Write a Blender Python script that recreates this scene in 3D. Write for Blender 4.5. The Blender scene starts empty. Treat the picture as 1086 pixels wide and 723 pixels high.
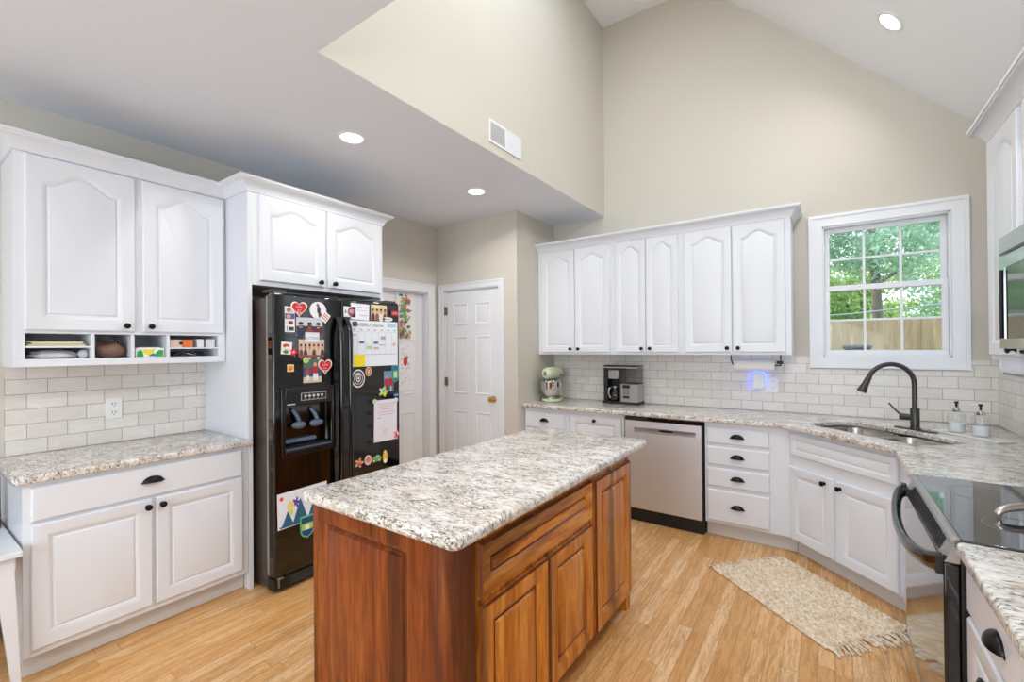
import bpy, bmesh, math, random
import numpy as np
from mathutils import Vector, Matrix

S = bpy.context.scene
COL = S.collection
PI = math.pi
R = math.radians

# ------------------------------------------------------------------ camera
cam_data = bpy.data.cameras.new('camera')
cam = bpy.data.objects.new('camera', cam_data)
COL.objects.link(cam)
S.camera = cam
FPX, YAW, PITCH, ROLL, HC, CY = 477.2652, 34.9743, 0.2579, -0.4733, 1.4611, 366.1687
cam_data.sensor_fit = 'HORIZONTAL'
cam_data.sensor_width = 36.0
cam_data.lens = 36.0 * FPX / 1086.0
cam_data.shift_y = (CY - 361.5) / 1086.0
cam_data.clip_start = 0.02
_y, _p, _r = R(YAW), R(PITCH), R(ROLL)
F = Vector((-math.sin(_y) * math.cos(_p), math.cos(_y) * math.cos(_p), math.sin(_p)))
R0 = Vector((math.cos(_y), math.sin(_y), 0))
U0 = R0.cross(F)
RR = R0 * math.cos(_r) + U0 * math.sin(_r)
UU = -R0 * math.sin(_r) + U0 * math.cos(_r)
M = Matrix((RR, UU, -F)).transposed().to_4x4()
M.translation = Vector((0, 0, HC))
cam.matrix_world = M

# ------------------------------------------------------------------ world, sun, area lights, exposure
S.view_settings.view_transform = 'Standard'
S.view_settings.look = 'None'
S.view_settings.gamma = 1.0
S.view_settings.use_curve_mapping = False
S.view_settings.exposure = 0.38
S.cycles.max_bounces = 8
S.cycles.diffuse_bounces = 5
S.cycles.glossy_bounces = 4
S.cycles.transmission_bounces = 6
S.cycles.transparent_max_bounces = 12
S.cycles.caustics_reflective = False
S.cycles.caustics_refractive = False
S.cycles.sample_clamp_indirect = 6.0

w = bpy.data.worlds.new('sky')
S.world = w
w.use_nodes = True
nt = w.node_tree
bg = nt.nodes['Background']
tc = nt.nodes.new('ShaderNodeTexCoord')
sep = nt.nodes.new('ShaderNodeSeparateXYZ')
nt.links.new(tc.outputs['Generated'], sep.inputs[0])
cr = nt.nodes.new('ShaderNodeValToRGB')
cr.color_ramp.elements[0].position = 0.0
cr.color_ramp.elements[0].color = (0.90, 0.95, 1.0, 1)
cr.color_ramp.elements[1].position = 0.7
cr.color_ramp.elements[1].color = (0.45, 0.68, 1.0, 1)
nt.links.new(sep.outputs[2], cr.inputs[0])
nt.links.new(cr.outputs[0], bg.inputs[0])
bg.inputs[1].default_value = 1.5


def lamp(name, kind, loc, energy, color=(1, 1, 1), rot=(0, 0, 0), **kw):
    d = bpy.data.lights.new(name, kind)
    d.energy = energy
    d.color = color
    for k, v in kw.items():
        setattr(d, k, v)
    o = bpy.data.objects.new(name, d)
    o.location = loc
    o.rotation_euler = rot
    COL.objects.link(o)
    return o


lamp('sun', 'SUN', (0, -5, 12), 3.2, (1, 0.97, 0.92), (R(45), 0, R(-72)), angle=R(1.5))
# added fill lights behind the camera, in place of daylight from unseen windows
lamp('rear_fill_light', 'AREA', (-0.4, -2.8, 1.6), 112, (0.80, 0.90, 1.0), (R(108), 0, R(-8)), shape='RECTANGLE', size=3.6, size_y=2.2)
lamp('side_fill_light', 'AREA', (0.90, -1.4, 1.6), 12, (0.80, 0.90, 1.0), (R(95), 0, R(90)), shape='RECTANGLE', size=2.0, size_y=1.6)
# added fill light under the top of the vault, with no fixture
lamp('vault_fill_light', 'AREA', (-0.9, 2.2, 4.6), 26, (0.86, 0.93, 1.0), (0, 0, 0), shape='RECTANGLE', size=1.0, size_y=2.0)
# added fill light on the near vault wall, which has no window
lamp('vault_near_fill_light', 'AREA', (-1.0, 1.16, 3.5), 10, (0.90, 0.95, 1.0), (R(122), 0, R(-45)), shape='RECTANGLE', size=1.2, size_y=0.8)

# ------------------------------------------------------------------ materials
MATS = {}


def srgb(r, g=None, b=None):
    if g is None:
        r, g, b = [int(r[i:i + 2], 16) for i in (0, 2, 4)]
    f = lambda c: (c / 255 / 12.92) if c / 255 <= 0.04045 else ((c / 255 + 0.055) / 1.055) ** 2.4
    return (f(r), f(g), f(b), 1)


class NT:
    """small node-graph helper"""
    def __init__(s, name):
        s.m = bpy.data.materials.new(name)
        s.m.use_nodes = True
        s.t = s.m.node_tree
        s.b = s.t.nodes['Principled BSDF']

    def n(s, typ, **kw):
        nd = s.t.nodes.new(typ)
        for k, v in kw.items():
            setattr(nd, k, v)
        return nd

    def l(s, a, b):
        s.t.links.new(a, b)

    def set(s, node, name, v):
        if hasattr(v, 'is_linked') or isinstance(v, bpy.types.NodeSocket):
            s.l(v, node.inputs[name])
        else:
            node.inputs[name].default_value = v

    def math(s, op, a, b=0.0, c=None):
        nd = s.n('ShaderNodeMath', operation=op)
        s.set(nd, 0, a)
        s.set(nd, 1, b)
        if c is not None:
            s.set(nd, 2, c)
        return nd.outputs[0]

    def mix(s, f, a, b, blend='MIX'):
        nd = s.n('ShaderNodeMix', data_type='RGBA', blend_type=blend)
        s.set(nd, 0, f)
        s.set(nd, 6, a)
        s.set(nd, 7, b)
        return nd.outputs[2]

    def coord(s, scale=(1, 1, 1), rot=(0, 0, 0), loc=(0, 0, 0), world=True):
        if world:
            o = s.n('ShaderNodeNewGeometry').outputs['Position']
        else:
            o = s.n('ShaderNodeTexCoord').outputs['Object']
        mp = s.n('ShaderNodeMapping')
        mp.inputs['Location'].default_value = loc
        mp.inputs['Rotation'].default_value = rot
        mp.inputs['Scale'].default_value = scale
        s.l(o, mp.inputs[0])
        return mp.outputs[0]

    def noise(s, v, scale, detail=3, rough=0.5, dist=0.0):
        nd = s.n('ShaderNodeTexNoise')
        s.l(v, nd.inputs['Vector'])
        nd.inputs['Scale'].default_value = scale
        nd.inputs['Detail'].default_value = detail
        nd.inputs['Roughness'].default_value = rough
        nd.inputs['Distortion'].default_value = dist
        return nd.outputs[0]

    def ramp(s, f, stops):
        nd = s.n('ShaderNodeValToRGB')
        e = nd.color_ramp.elements
        while len(e) < len(stops):
            e.new(0.5)
        for i, (p, c) in enumerate(stops):
            e[i].position = p
            e[i].color = c if not isinstance(c, (int, float)) else (c, c, c, 1)
        s.l(f, nd.inputs[0])
        return nd.outputs[0]

    def bump(s, h, strength=0.3, dist=0.002):
        nd = s.n('ShaderNodeBump')
        nd.inputs['Strength'].default_value = strength
        nd.inputs['Distance'].default_value = dist
        s.l(h, nd.inputs['Height'])
        s.l(nd.outputs[0], s.b.inputs['Normal'])


def pmat(name, color, rough=0.5, metal=0.0, spec=0.5, coat=0.0, trans=0.0, emit=None, estr=0.0, vary=0.03, vscale=6.0, bump=0.0, bscale=200, alpha=1.0):
    if name in MATS:
        return MATS[name]
    t = NT(name)
    if not isinstance(color, tuple):
        color = srgb(color)
    v = t.coord(world=False)
    nz = t.noise(v, vscale, 3)
    c2 = tuple(max(0, x * (1 - vary * 2)) for x in color[:3]) + (1,)
    c1 = tuple(min(1, x * (1 + vary)) for x in color[:3]) + (1,)
    t.l(t.mix(nz, c1, c2), t.b.inputs['Base Color'])
    t.b.inputs['Roughness'].default_value = rough
    t.b.inputs['Metallic'].default_value = metal
    t.b.inputs['Specular IOR Level'].default_value = spec
    t.b.inputs['Coat Weight'].default_value = coat
    t.b.inputs['Coat Roughness'].default_value = 0.05
    t.b.inputs['Transmission Weight'].default_value = trans
    t.b.inputs['Alpha'].default_value = alpha
    if emit:
        t.b.inputs['Emission Color'].default_value = emit
        t.b.inputs['Emission Strength'].default_value = estr
    if bump:
        t.bump(t.noise(v, bscale, 2), bump, 0.001)
    MATS[name] = t.m
    return t.m


WALL = pmat('greige_wall_paint', 'cdc8be', 0.75, spec=0.25, vary=0.008, vscale=1.5, bump=0.05, bscale=300)
CEIL = pmat('ceiling_white_paint', 'e2e7f0', 0.85, spec=0.2, vary=0.006, vscale=1.5)
CEILV = pmat('vault_white_paint', 'f1f3f7', 0.85, spec=0.2, vary=0.006, vscale=1.5)
TRIM = pmat('trim_white_paint', 'e6e8ec', 0.35, vary=0.006)
CAB = pmat('cabinet_white_paint', 'e0e4eb', 0.33, vary=0.006, vscale=3)
CABIN = pmat('cabinet_interior_white', 'dcdcda', 0.5, vary=0.01)
KNOB = pmat('oil_rubbed_bronze', '1b1a1c', 0.28, metal=0.6, vary=0.1)
BLACK = pmat('black_gloss_enamel', '060606', 0.07, spec=0.6, coat=0.4, vary=0.05)
BLACKS = pmat('black_appliance_side', '40362f', 0.34, spec=0.5, vary=0.2, bump=0.08, bscale=500)
BLACKM = pmat('matte_black_plastic', '141414', 0.5, vary=0.1)
RUBBER = pmat('grey_door_gasket', 'a79d91', 0.6)
CHROME = pmat('polished_chrome', 'd8d8da', 0.08, metal=1.0)
BRASS = pmat('polished_brass', 'e8bd66', 0.28, metal=1.0)
PAPER = pmat('white_paper', 'f2f2f2', 0.7, vary=0.01)
WHITEP = pmat('white_plastic', 'ececea', 0.3, vary=0.01)
TOEM = pmat('grey_toe_kick_paint', 'cfcecd', 0.5, vary=0.02)
FAUC = pmat('dark_bronze_faucet', '4a4847', 0.3, metal=0.6, vary=0.05)


def steel(name, color, stretch, rough=0.28):
    t = NT(name)
    v = t.coord(scale=stretch, world=False)
    nz = t.noise(v, 60, 3)
    t.l(t.mix(nz, srgb(color), tuple(x * 0.90 for x in srgb(color)[:3]) + (1,)), t.b.inputs['Base Color'])
    t.b.inputs['Metallic'].default_value = 1.0
    t.b.inputs['Roughness'].default_value = rough
    t.bump(nz, 0.06, 0.001)
    return t.m


STEEL = steel('brushed_stainless_steel', 'bdbcbc', (1, 1, 14))
STEELD = steel('dishwasher_stainless_steel', 'dde1e8', (14, 1, 1), 0.5)
SINKM = steel('sink_satin_steel', 'c9c2ba', (1, 6, 1), 0.25)


def make_granite():
    t = NT('speckled_cream_granite')
    v = t.coord(rot=(0, 0, R(28)))
    vs = t.coord(rot=(0, 0, R(28)), scale=(0.8, 2.0, 1.3))
    big = t.noise(v, 6.5, 4, 0.6, 0.6)
    base = t.ramp(big, [(0.28, srgb('bdb0a3')), (0.42, srgb('d6ccc0')), (0.54, srgb('e6e2dc')), (0.72, srgb('cbc8c6'))])
    pk = t.noise(vs, 26, 4, 0.65, 0.5)
    base = t.mix(t.ramp(pk, [(0.52, 0.0), (0.70, 0.75)]), base, srgb('a3968d'))
    # dark streaky minerals: thin bands of a distorted noise, only inside clusters
    st = t.noise(vs, 31, 5, 0.60, 1.2)
    cl = t.noise(vs, 9, 4, 0.6, 0.8)
    band = t.math('ABSOLUTE', t.math('SUBTRACT', st, 0.5))
    thin = t.ramp(band, [(0.014, 1.0), (0.045, 0.0)])
    clm = t.ramp(cl, [(0.40, 0.0), (0.54, 1.0)])
    m1 = t.math('MULTIPLY', thin, clm)
    base = t.mix(t.math('MULTIPLY', m1, 0.92), base, srgb('34302e'))
    # small crystals
    vo = t.n('ShaderNodeTexVoronoi', feature='F1')
    t.l(vs, vo.inputs['Vector'])
    vo.inputs['Scale'].default_value = 75
    sp = t.n('ShaderNodeSeparateColor')
    t.l(vo.outputs['Color'], sp.inputs[0])
    dk = t.math('MULTIPLY', t.math('GREATER_THAN', sp.outputs[0], 0.86), t.ramp(vo.outputs['Distance'], [(0.25, 1.0), (0.55, 0.0)]))
    dk2 = t.math('MULTIPLY', dk, t.ramp(cl, [(0.40, 0.15), (0.58, 0.9)]))
    base = t.mix(dk2, base, srgb('2f2b2a'))
    wk = t.math('MULTIPLY', t.math('GREATER_THAN', sp.outputs[1], 0.80), 0.55)
    base = t.mix(wk, base, srgb('f1efec'))
    t.l(base, t.b.inputs['Base Color'])
    t.b.inputs['Roughness'].default_value = 0.16
    t.b.inputs['Specular IOR Level'].default_value = 0.55
    return t.m


GRANITE = make_granite()


def make_tile():
    t = NT('marble_subway_tile')
    uv = t.n('ShaderNodeUVMap').outputs[0]
    br = t.n('ShaderNodeTexBrick', offset=0.5, offset_frequency=2)
    t.l(uv, br.inputs['Vector'])
    br.inputs['Color1'].default_value = srgb('e9e6e1')
    br.inputs['Color2'].default_value = srgb('dcd8d2')
    br.inputs['Mortar'].default_value = srgb('b3aaa0')
    br.inputs['Scale'].default_value = 1.0
    br.inputs['Mortar Size'].default_value = 0.0019
    br.inputs['Mortar Smooth'].default_value = 0.1
    br.inputs['Brick Width'].default_value = 0.158
    br.inputs['Row Height'].default_value = 0.0795
    mp = t.n('ShaderNodeMapping')
    mp.inputs['Scale'].default_value = (1, 2.4, 1)
    t.l(uv, mp.inputs[0])
    nz = t.noise(mp.outputs[0], 11, 5, 0.6, 1.8)
    c = t.mix(t.ramp(nz, [(0.35, 0.0), (0.75, 0.45)]), br.outputs['Color'], srgb('cbc2b8'))
    t.l(t.mix(br.outputs['Fac'], c, srgb('aca39a')), t.b.inputs['Base Color'])
    t.b.inputs['Roughness'].default_value = 0.3
    t.bump(t.math('SUBTRACT', 1.0, br.outputs['Fac']), 0.5, 0.0015)
    return t.m


TILE = make_tile()


def make_floor():
    t = NT('honey_oak_strip_floor')
    pos = t.n('ShaderNodeNewGeometry').outputs['Position']
    sp = t.n('ShaderNodeSeparateXYZ')
    t.l(pos, sp.inputs[0])
    W, L = 0.0665, 1.25
    xr = t.math('DIVIDE', t.math('ADD', sp.outputs[0], 20.0), W)
    row = t.math('FLOOR', xr)
    fx = t.math('FRACT', xr)
    wn = t.n('ShaderNodeTexWhiteNoise', noise_dimensions='1D')
    t.l(row, wn.inputs['W'])
    yr = t.math('ADD', t.math('DIVIDE', sp.outputs[1], L), t.math('MULTIPLY', wn.outputs['Value'], 17.3))
    idx = t.math('FLOOR', yr)
    fy = t.math('FRACT', yr)
    wn2 = t.n('ShaderNodeTexWhiteNoise', noise_dimensions='2D')
    cb = t.n('ShaderNodeCombineXYZ')
    t.l(row, cb.inputs[0])
    t.l(idx, cb.inputs[1])
    t.l(cb.outputs[0], wn2.inputs['Vector'])
    rnd = wn2.outputs['Value']
    # grain, shifted per board
    off = t.n('ShaderNodeCombineXYZ')
    t.l(t.math('MULTIPLY', sp.outputs[0], 1.0), off.inputs[0])
    t.l(t.math('ADD', t.math('MULTIPLY', sp.outputs[1], 0.09), t.math('MULTIPLY', rnd, 40)), off.inputs[1])
    t.l(t.math('MULTIPLY', rnd, 13), off.inputs[2])
    g1 = t.noise(off.outputs[0], 55, 4, 0.6, 0.8)
    off2 = t.n('ShaderNodeVectorMath', operation='MULTIPLY')
    t.l(off.outputs[0], off2.inputs[0])
    off2.inputs[1].default_value = (1, 2.2, 1)
    g2 = t.noise(off2.outputs[0], 14, 2, 0.5, 2.5)
    rings = t.math('SINE', t.math('MULTIPLY', g2, 60))
    base = t.ramp(rnd, [(0.0, srgb('d8a468')), (0.3, srgb('e1b177')), (0.65, srgb('e8bc86')), (1.0, srgb('efcc9c'))])
    base = t.mix(t.ramp(g1, [(0.42, 0.0), (0.62, 0.62)]), base, srgb('b9803f'))
    base = t.mix(t.ramp(rings, [(0.3, 0.0), (1.0, 0.40)]), base, srgb('b57a3c'))
    ex = t.math('MINIMUM', fx, t.math('SUBTRACT', 1.0, fx))
    ey = t.math('MULTIPLY', t.math('MINIMUM', fy, t.math('SUBTRACT', 1.0, fy)), L / W)
    e = t.math('MINIMUM', ex, ey)
    gap = t.ramp(e, [(0.008, 1.0), (0.028, 0.0)])
    base = t.mix(t.math('MULTIPLY', gap, 0.6), base, srgb('7d532c'))
    t.l(base, t.b.inputs['Base Color'])
    t.l(t.math('ADD', t.math('MULTIPLY', g1, 0.12), 0.24), t.b.inputs['Roughness'])
    t.bump(t.math('SUBTRACT', 1.0, gap), 0.3, 0.0008)
    return t.m


FLOOR = make_floor()


def make_wood(name, c0, c1, c2, scale=1.0, axis='z', rough=0.27):
    t = NT(name)
    sc = (9, 9, 0.75) if axis == 'z' else (9, 0.75, 9) if axis == 'y' else (0.75, 9, 9)
    v = t.coord(scale=tuple(x * scale for x in sc))
    n1 = t.noise(v, 1.6, 5, 0.6, 0.9)
    n2 = t.noise(v, 9, 4, 0.6, 0.4)
    n3 = t.noise(t.coord(scale=tuple(x * scale for x in sc), loc=(3, 1, 7)), 0.55, 3, 0.5, 1.2)
    base = t.ramp(n1, [(0.28, srgb(c0)), (0.50, srgb(c1)), (0.72, srgb(c2))])
    base = t.mix(t.ramp(n2, [(0.42, 0.0), (0.66, 0.55)]), base, srgb(c0))
    if name.startswith('stained'):
        base = t.mix(t.ramp(n3, [(0.52, 0.0), (0.62, 0.66)]), base, srgb('3a1a0c'))
    t.l(base, t.b.inputs['Base Color'])
    t.b.inputs['Roughness'].default_value = rough
    t.b.inputs['Coat Weight'].default_value = 0.12
    t.b.inputs['Specular IOR Level'].default_value = 0.4
    t.b.inputs['Coat Roughness'].default_value = 0.15
    return t.m


CHERRY = make_wood('stained_cherry_vertical', '9a480e', 'd2822a', 'eba94e')  # brighter tone: window light on the door side is put into the colour
CHERRYY = make_wood('stained_cherry_lengthwise', '9a480e', 'd2822a', 'eba94e', axis='y')
CHERRY_SHADED = make_wood('stained_cherry_shaded', '4a1b09', '86401a', 'ab5f2a')  # same cherry darkened: shade of the near end put into the colour
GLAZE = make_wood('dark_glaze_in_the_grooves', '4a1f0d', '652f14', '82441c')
FENCEM = make_wood('weathered_pine_fence', '8f7a5c', 'ad9674', 'bda888', scale=0.5, rough=0.9)
BARK = make_wood('grey_tree_bark', '6f675c', '8d8478', '9d958a', scale=0.4, rough=0.95)


def make_glass(name, tint=(1, 1, 1, 1), refl=0.06):
    t = NT(name)
    t.t.nodes.remove(t.b)
    out = t.t.nodes['Material Output']
    tr = t.n('ShaderNodeBsdfTransparent')
    tr.inputs[0].default_value = tint
    gl = t.n('ShaderNodeBsdfGlossy')
    gl.inputs['Roughness'].default_value = 0.02
    fr = t.n('ShaderNodeLayerWeight')
    nz = t.noise(t.coord(world=False), 3, 2)
    fz = t.math('ADD', t.math('MULTIPLY', t.math('POWER', fr.outputs['Facing'], 4.0), 0.6), refl)
    mx = t.n('ShaderNodeMixShader')
    t.l(t.math('MULTIPLY', fz, t.math('ADD', 0.95, t.math('MULTIPLY', nz, 0.1))), mx.inputs[0])
    t.l(tr.outputs[0], mx.inputs[1])
    t.l(gl.outputs[0], mx.inputs[2])
    t.l(mx.outputs[0], out.inputs[0])
    return t.m


GLASS = make_glass('clear_window_glass', refl=0.012)
SMOKE = make_glass('smoky_clear_plastic', (0.72, 0.70, 0.72, 1))
CLEARG = make_glass('ribbed_clear_glass', (0.96, 0.97, 0.98, 1))

# ------------------------------------------------------------------ geometry helpers


def prop(o, label=None, cat=None, group=None, kind=None):
    if label:
        o['label'] = label
    if cat:
        o['category'] = cat
    if group:
        o['group'] = group
    if kind:
        o['kind'] = kind
    return o


def thing(name, label, cat, loc=(0, 0, 0), rotz=0.0, group=None):
    o = bpy.data.objects.new(name, None)
    o.empty_display_size = 0.05
    COL.objects.link(o)
    o.location = loc
    o.rotation_euler = (0, 0, rotz)
    return prop(o, label, cat, group)


class B:
    def __init__(s):
        s.bm = bmesh.new()
        s.mi = 0

    def _mark(s, n0):
        s.bm.faces.ensure_lookup_table()
        for f in s.bm.faces[n0:]:
            f.material_index = s.mi

    def m(s, i):
        s.mi = i
        return s

    def box(s, x0, x1, y0, y1, z0, z1, rot=None, about=None):
        n0 = len(s.bm.faces)
        vs = [s.bm.verts.new((x, y, z)) for x in (x0, x1) for y in (y0, y1) for z in (z0, z1)]
        for a in ((0, 1, 3, 2), (4, 6, 7, 5), (0, 4, 5, 1), (2, 3, 7, 6), (0, 2, 6, 4), (1, 5, 7, 3)):
            s.bm.faces.new([vs[i] for i in a])
        if rot is not None:
            c = Vector(about) if about else Vector(((x0 + x1) / 2, (y0 + y1) / 2, (z0 + z1) / 2))
            bmesh.ops.rotate(s.bm, verts=vs, cent=c, matrix=rot)
        s._mark(n0)
        return s

    def frame_of(s, d):
        d = Vector(d).normalized()
        a = Vector((0, 0, 1)) if abs(d.z) < 0.9 else Vector((1, 0, 0))
        u = d.cross(a).normalized()
        return u, d.cross(u).normalized()

    def tube(s, pts, r, seg=10, caps=True, flat=1.0, up=None):
        """r: number or list; flat squashes the section along its second axis"""
        n0 = len(s.bm.faces)
        pts = [Vector(p) for p in pts]
        n = len(pts)
        rs = r if isinstance(r, (list, tuple)) else [r] * n
        rings = []
        u = None
        for i, p in enumerate(pts):
            d = (pts[min(i + 1, n - 1)] - pts[max(i - 1, 0)]).normalized()
            if u is None:
                if up is not None:
                    u = (Vector(up) - d * Vector(up).dot(d)).normalized()
                else:
                    u, _ = s.frame_of(d)
            else:
                u = (u - d * u.dot(d)).normalized()
            v = d.cross(u)
            rings.append([s.bm.verts.new(p + u * math.cos(2 * PI * k / seg) * rs[i] + v * math.sin(2 * PI * k / seg) * rs[i] * flat) for k in range(seg)])
        for a, b in zip(rings, rings[1:]):
            for k in range(seg):
                s.bm.faces.new((a[k], a[(k + 1) % seg], b[(k + 1) % seg], b[k]))
        if caps:
            s.bm.faces.new(rings[0][::-1])
            s.bm.faces.new(rings[-1])
        s._mark(n0)
        return s

    def lathe(s, prof, c=(0, 0, 0), axis=(0, 0, 1), seg=24, scale=(1, 1)):
        """prof: (radius, height) pairs along axis"""
        n0 = len(s.bm.faces)
        ax = Vector(axis).normalized()
        u, v = s.frame_of(ax)
        c = Vector(c)
        rings = []
        for r, h in prof:
            if r < 1e-6:
                rings.append([s.bm.verts.new(c + ax * h)])
            else:
                rings.append([s.bm.verts.new(c + ax * h + u * r * scale[0] * math.cos(2 * PI * k / seg) + v * r * scale[1] * math.sin(2 * PI * k / seg)) for k in range(seg)])
        for a, b in zip(rings, rings[1:]):
            if len(a) == 1 and len(b) == 1:
                continue
            for k in range(seg):
                k2 = (k + 1) % seg
                if len(a) == 1:
                    s.bm.faces.new((a[0], b[k2], b[k]))
                elif len(b) == 1:
                    s.bm.faces.new((a[k], a[k2], b[0]))
                else:
                    s.bm.faces.new((a[k], a[k2], b[k2], b[k]))
        s._mark(n0)
        return s

    def ball(s, c, rx, ry=None, rz=None, seg=20, rings=12, rot=None):
        n0 = len(s.bm.faces)
        ry = ry or rx
        rz = rz or rx
        r = bmesh.ops.create_uvsphere(s.bm, u_segments=seg, v_segments=rings, radius=1.0)
        m = Matrix.Translation(c) @ (rot.to_4x4() if rot is not None else Matrix.Identity(4)) @ Matrix.Diagonal((rx, ry, rz, 1))
        bmesh.ops.transform(s.bm, matrix=m, verts=r['verts'])
        s.bm.faces.ensure_lookup_table()
        s._mark(n0)
        return s

    def prism(s, poly, z0, z1, axis='z'):
        """poly of 2D points extruded along axis ('z': (x,y), 'y': (x,z), 'x': (y,z))"""
        n0 = len(s.bm.faces)
        f = {'z': lambda p, h: (p[0], p[1], h), 'y': lambda p, h: (p[0], h, p[1]), 'x': lambda p, h: (h, p[0], p[1])}[axis]
        a = [s.bm.verts.new(f(p, z0)) for p in poly]
        b = [s.bm.verts.new(f(p, z1)) for p in poly]
        n = len(poly)
        s.bm.faces.new(a[::-1])
        s.bm.faces.new(b)
        for k in range(n):
            s.bm.faces.new((a[k], a[(k + 1) % n], b[(k + 1) % n], b[k]))
        s._mark(n0)
        return s

    def xf(s, mat):
        bmesh.ops.transform(s.bm, matrix=mat, verts=s.bm.verts)
        return s

    def build(s, name, mats, parent=None, bevel=0.0, segs=2, smooth=35, label=None, loc=None, fix=True, rotz=None):
        if fix:
            bmesh.ops.recalc_face_normals(s.bm, faces=s.bm.faces)
        me = bpy.data.meshes.new(name)
        s.bm.to_mesh(me)
        s.bm.free()
        mats = mats if isinstance(mats, (list, tuple)) else [mats]
        for m in mats:
            me.materials.append(m)
        if smooth:
            for p in me.polygons:
                p.use_smooth = True
            me.set_sharp_from_angle(angle=R(smooth))
        o = bpy.data.objects.new(name, me)
        COL.objects.link(o)
        if parent is not None:
            o.parent = parent
        if loc:
            o.location = loc
        if rotz is not None:
            o.rotation_euler = (0, 0, rotz)
        if bevel:
            md = o.modifiers.new('bevel', 'BEVEL')
            md.width = bevel
            md.segments = segs
            md.limit_method = 'ANGLE'
            md.angle_limit = R(40)
            md.harden_normals = False
        if label:
            o['label'] = label
        return o


def slab(name, polys, z0, z1, bev, mat, parent=None, res=4):
    """flat slab from 2D outlines (the first outer, the rest holes) with rounded edges"""
    cu = bpy.data.curves.new(name, 'CURVE')
    cu.dimensions = '2D'
    cu.fill_mode = 'BOTH'
    cu.extrude = (z1 - z0) / 2 - bev
    cu.bevel_depth = bev
    cu.bevel_resolution = res
    cu.offset = -bev
    for p in polys:
        sp = cu.splines.new('POLY')
        sp.points.add(len(p) - 1)
        for i, (x, y) in enumerate(p):
            sp.points[i].co = (x, y, 0, 1)
        sp.use_cyclic_u = True
    tmp = bpy.data.objects.new('tmp', cu)
    COL.objects.link(tmp)
    dg = bpy.context.evaluated_depsgraph_get()
    dg.update()
    me = bpy.data.meshes.new_from_object(tmp.evaluated_get(dg))
    bpy.data.objects.remove(tmp)
    me.name = name
    me.transform(Matrix.Translation((0, 0, (z0 + z1) / 2)))
    me.materials.clear()
    me.materials.append(mat)
    bm = bmesh.new()
    bm.from_mesh(me)
    bmesh.ops.remove_doubles(bm, verts=bm.verts, dist=0.0002)
    bmesh.ops.recalc_face_normals(bm, faces=bm.faces)
    bm.to_mesh(me)
    bm.free()
    for p in me.polygons:
        p.use_smooth = True
    me.set_sharp_from_angle(angle=R(50))
    o = bpy.data.objects.new(name, me)
    COL.objects.link(o)
    if parent is not None:
        o.parent = parent
    return o


def fillet(pts, radii, seg=6):
    out = []
    n = len(pts)
    for i in range(n):
        r = radii[i] if isinstance(radii, (list, tuple)) else radii
        p = Vector(pts[i])
        a = (Vector(pts[i - 1]) - p)
        b = (Vector(pts[(i + 1) % n]) - p)
        if r <= 0:
            out.append(tuple(p))
            continue
        a.normalize()
        b.normalize()
        ang = a.angle(b)
        d = r / math.tan(ang / 2)
        c = p + (a + b).normalized() * (r / math.sin(ang / 2))
        p0 = p + a * d
        p1 = p + b * d
        v0 = p0 - c
        v1 = p1 - c
        t0 = math.atan2(v0.y, v0.x)
        t1 = math.atan2(v1.y, v1.x)
        dt = (t1 - t0 + PI) % (2 * PI) - PI
        for k in range(seg + 1):
            t = t0 + dt * k / seg
            out.append((c.x + r * math.cos(t), c.y + r * math.sin(t)))
    return out


def panel_bm(b, x0, z0, w, h, t=0.02, stile=0.055, arch=0.0, raised=True, outer=0.005, n=26, y=0.0, step=False, flat=False, glaze=False):
    """cabinet door: back at y, front at y-t, facing -y, with raised (or flat) panel; arch gives a cathedral top"""
    bm = b.bm
    n0 = len(bm.faces)

    def contour(d, yy, arched):
        pts = [(d, d), (w - d, d)]
        for i in range(n, -1, -1):
            u = 2 * i / n - 1
            x = d + (w - 2 * d) * i / n
            z = h - d
            if arched:
                au = abs(u)
                f = 0.5 * (1 + math.cos(PI * au / 0.90)) if au < 0.90 else 0.0
                f = f ** 0.8
                z -= arch * (1 - f)
            pts.append((x, z))
        return [bm.verts.new((x0 + px, yy, z0 + pz)) for px, pz in pts]
    L = [contour(0, y, False), contour(0, y - t + outer * (1.6 if step else 1), False)]
    if step:
        L.append(contour(0.004, y - t + 0.006, False))
        L.append(contour(0.007, y - t, False))
    else:
        L.append(contour(outer, y - t, False))
    if not flat:
        kk = min(1.0, max(0.45, (h / 2 - stile) / 0.05))
        for dd_, dp in ((0.0, 0.0), (0.002, 0.0005), (0.009, 0.0030), (0.018, 0.0085), (0.021, 0.0105), (0.025, 0.0100), (0.029, 0.0045), (0.033, 0.0035)):
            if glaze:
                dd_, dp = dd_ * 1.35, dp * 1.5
            L.append(contour(stile - 0.006 + dd_ * kk, y - t + dp, True))
    k = len(L[0])
    gz = set()
    for q, (a, c) in enumerate(zip(L, L[1:])):
        for i in range(k):
            j = (i + 1) % k
            f = bm.faces.new((a[i], a[j], c[j], c[i]))
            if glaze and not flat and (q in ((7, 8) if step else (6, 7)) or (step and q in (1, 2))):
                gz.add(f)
    bm.faces.new(L[-1])
    bm.faces.new(L[0][::-1])
    b._mark(n0)
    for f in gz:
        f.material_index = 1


def knob_bm(c, axis=(0, -1, 0), r=0.016):
    b = B()
    b.lathe([(0.0, -0.0005), (0.011, 0.0), (0.011, 0.002), (0.006, 0.004), (0.0055, 0.014), (r * 0.7, 0.017), (r, 0.022), (r * 0.95, 0.027), (r * 0.5, 0.031), (0, 0.032)], c, axis, 18)
    return b


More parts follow.
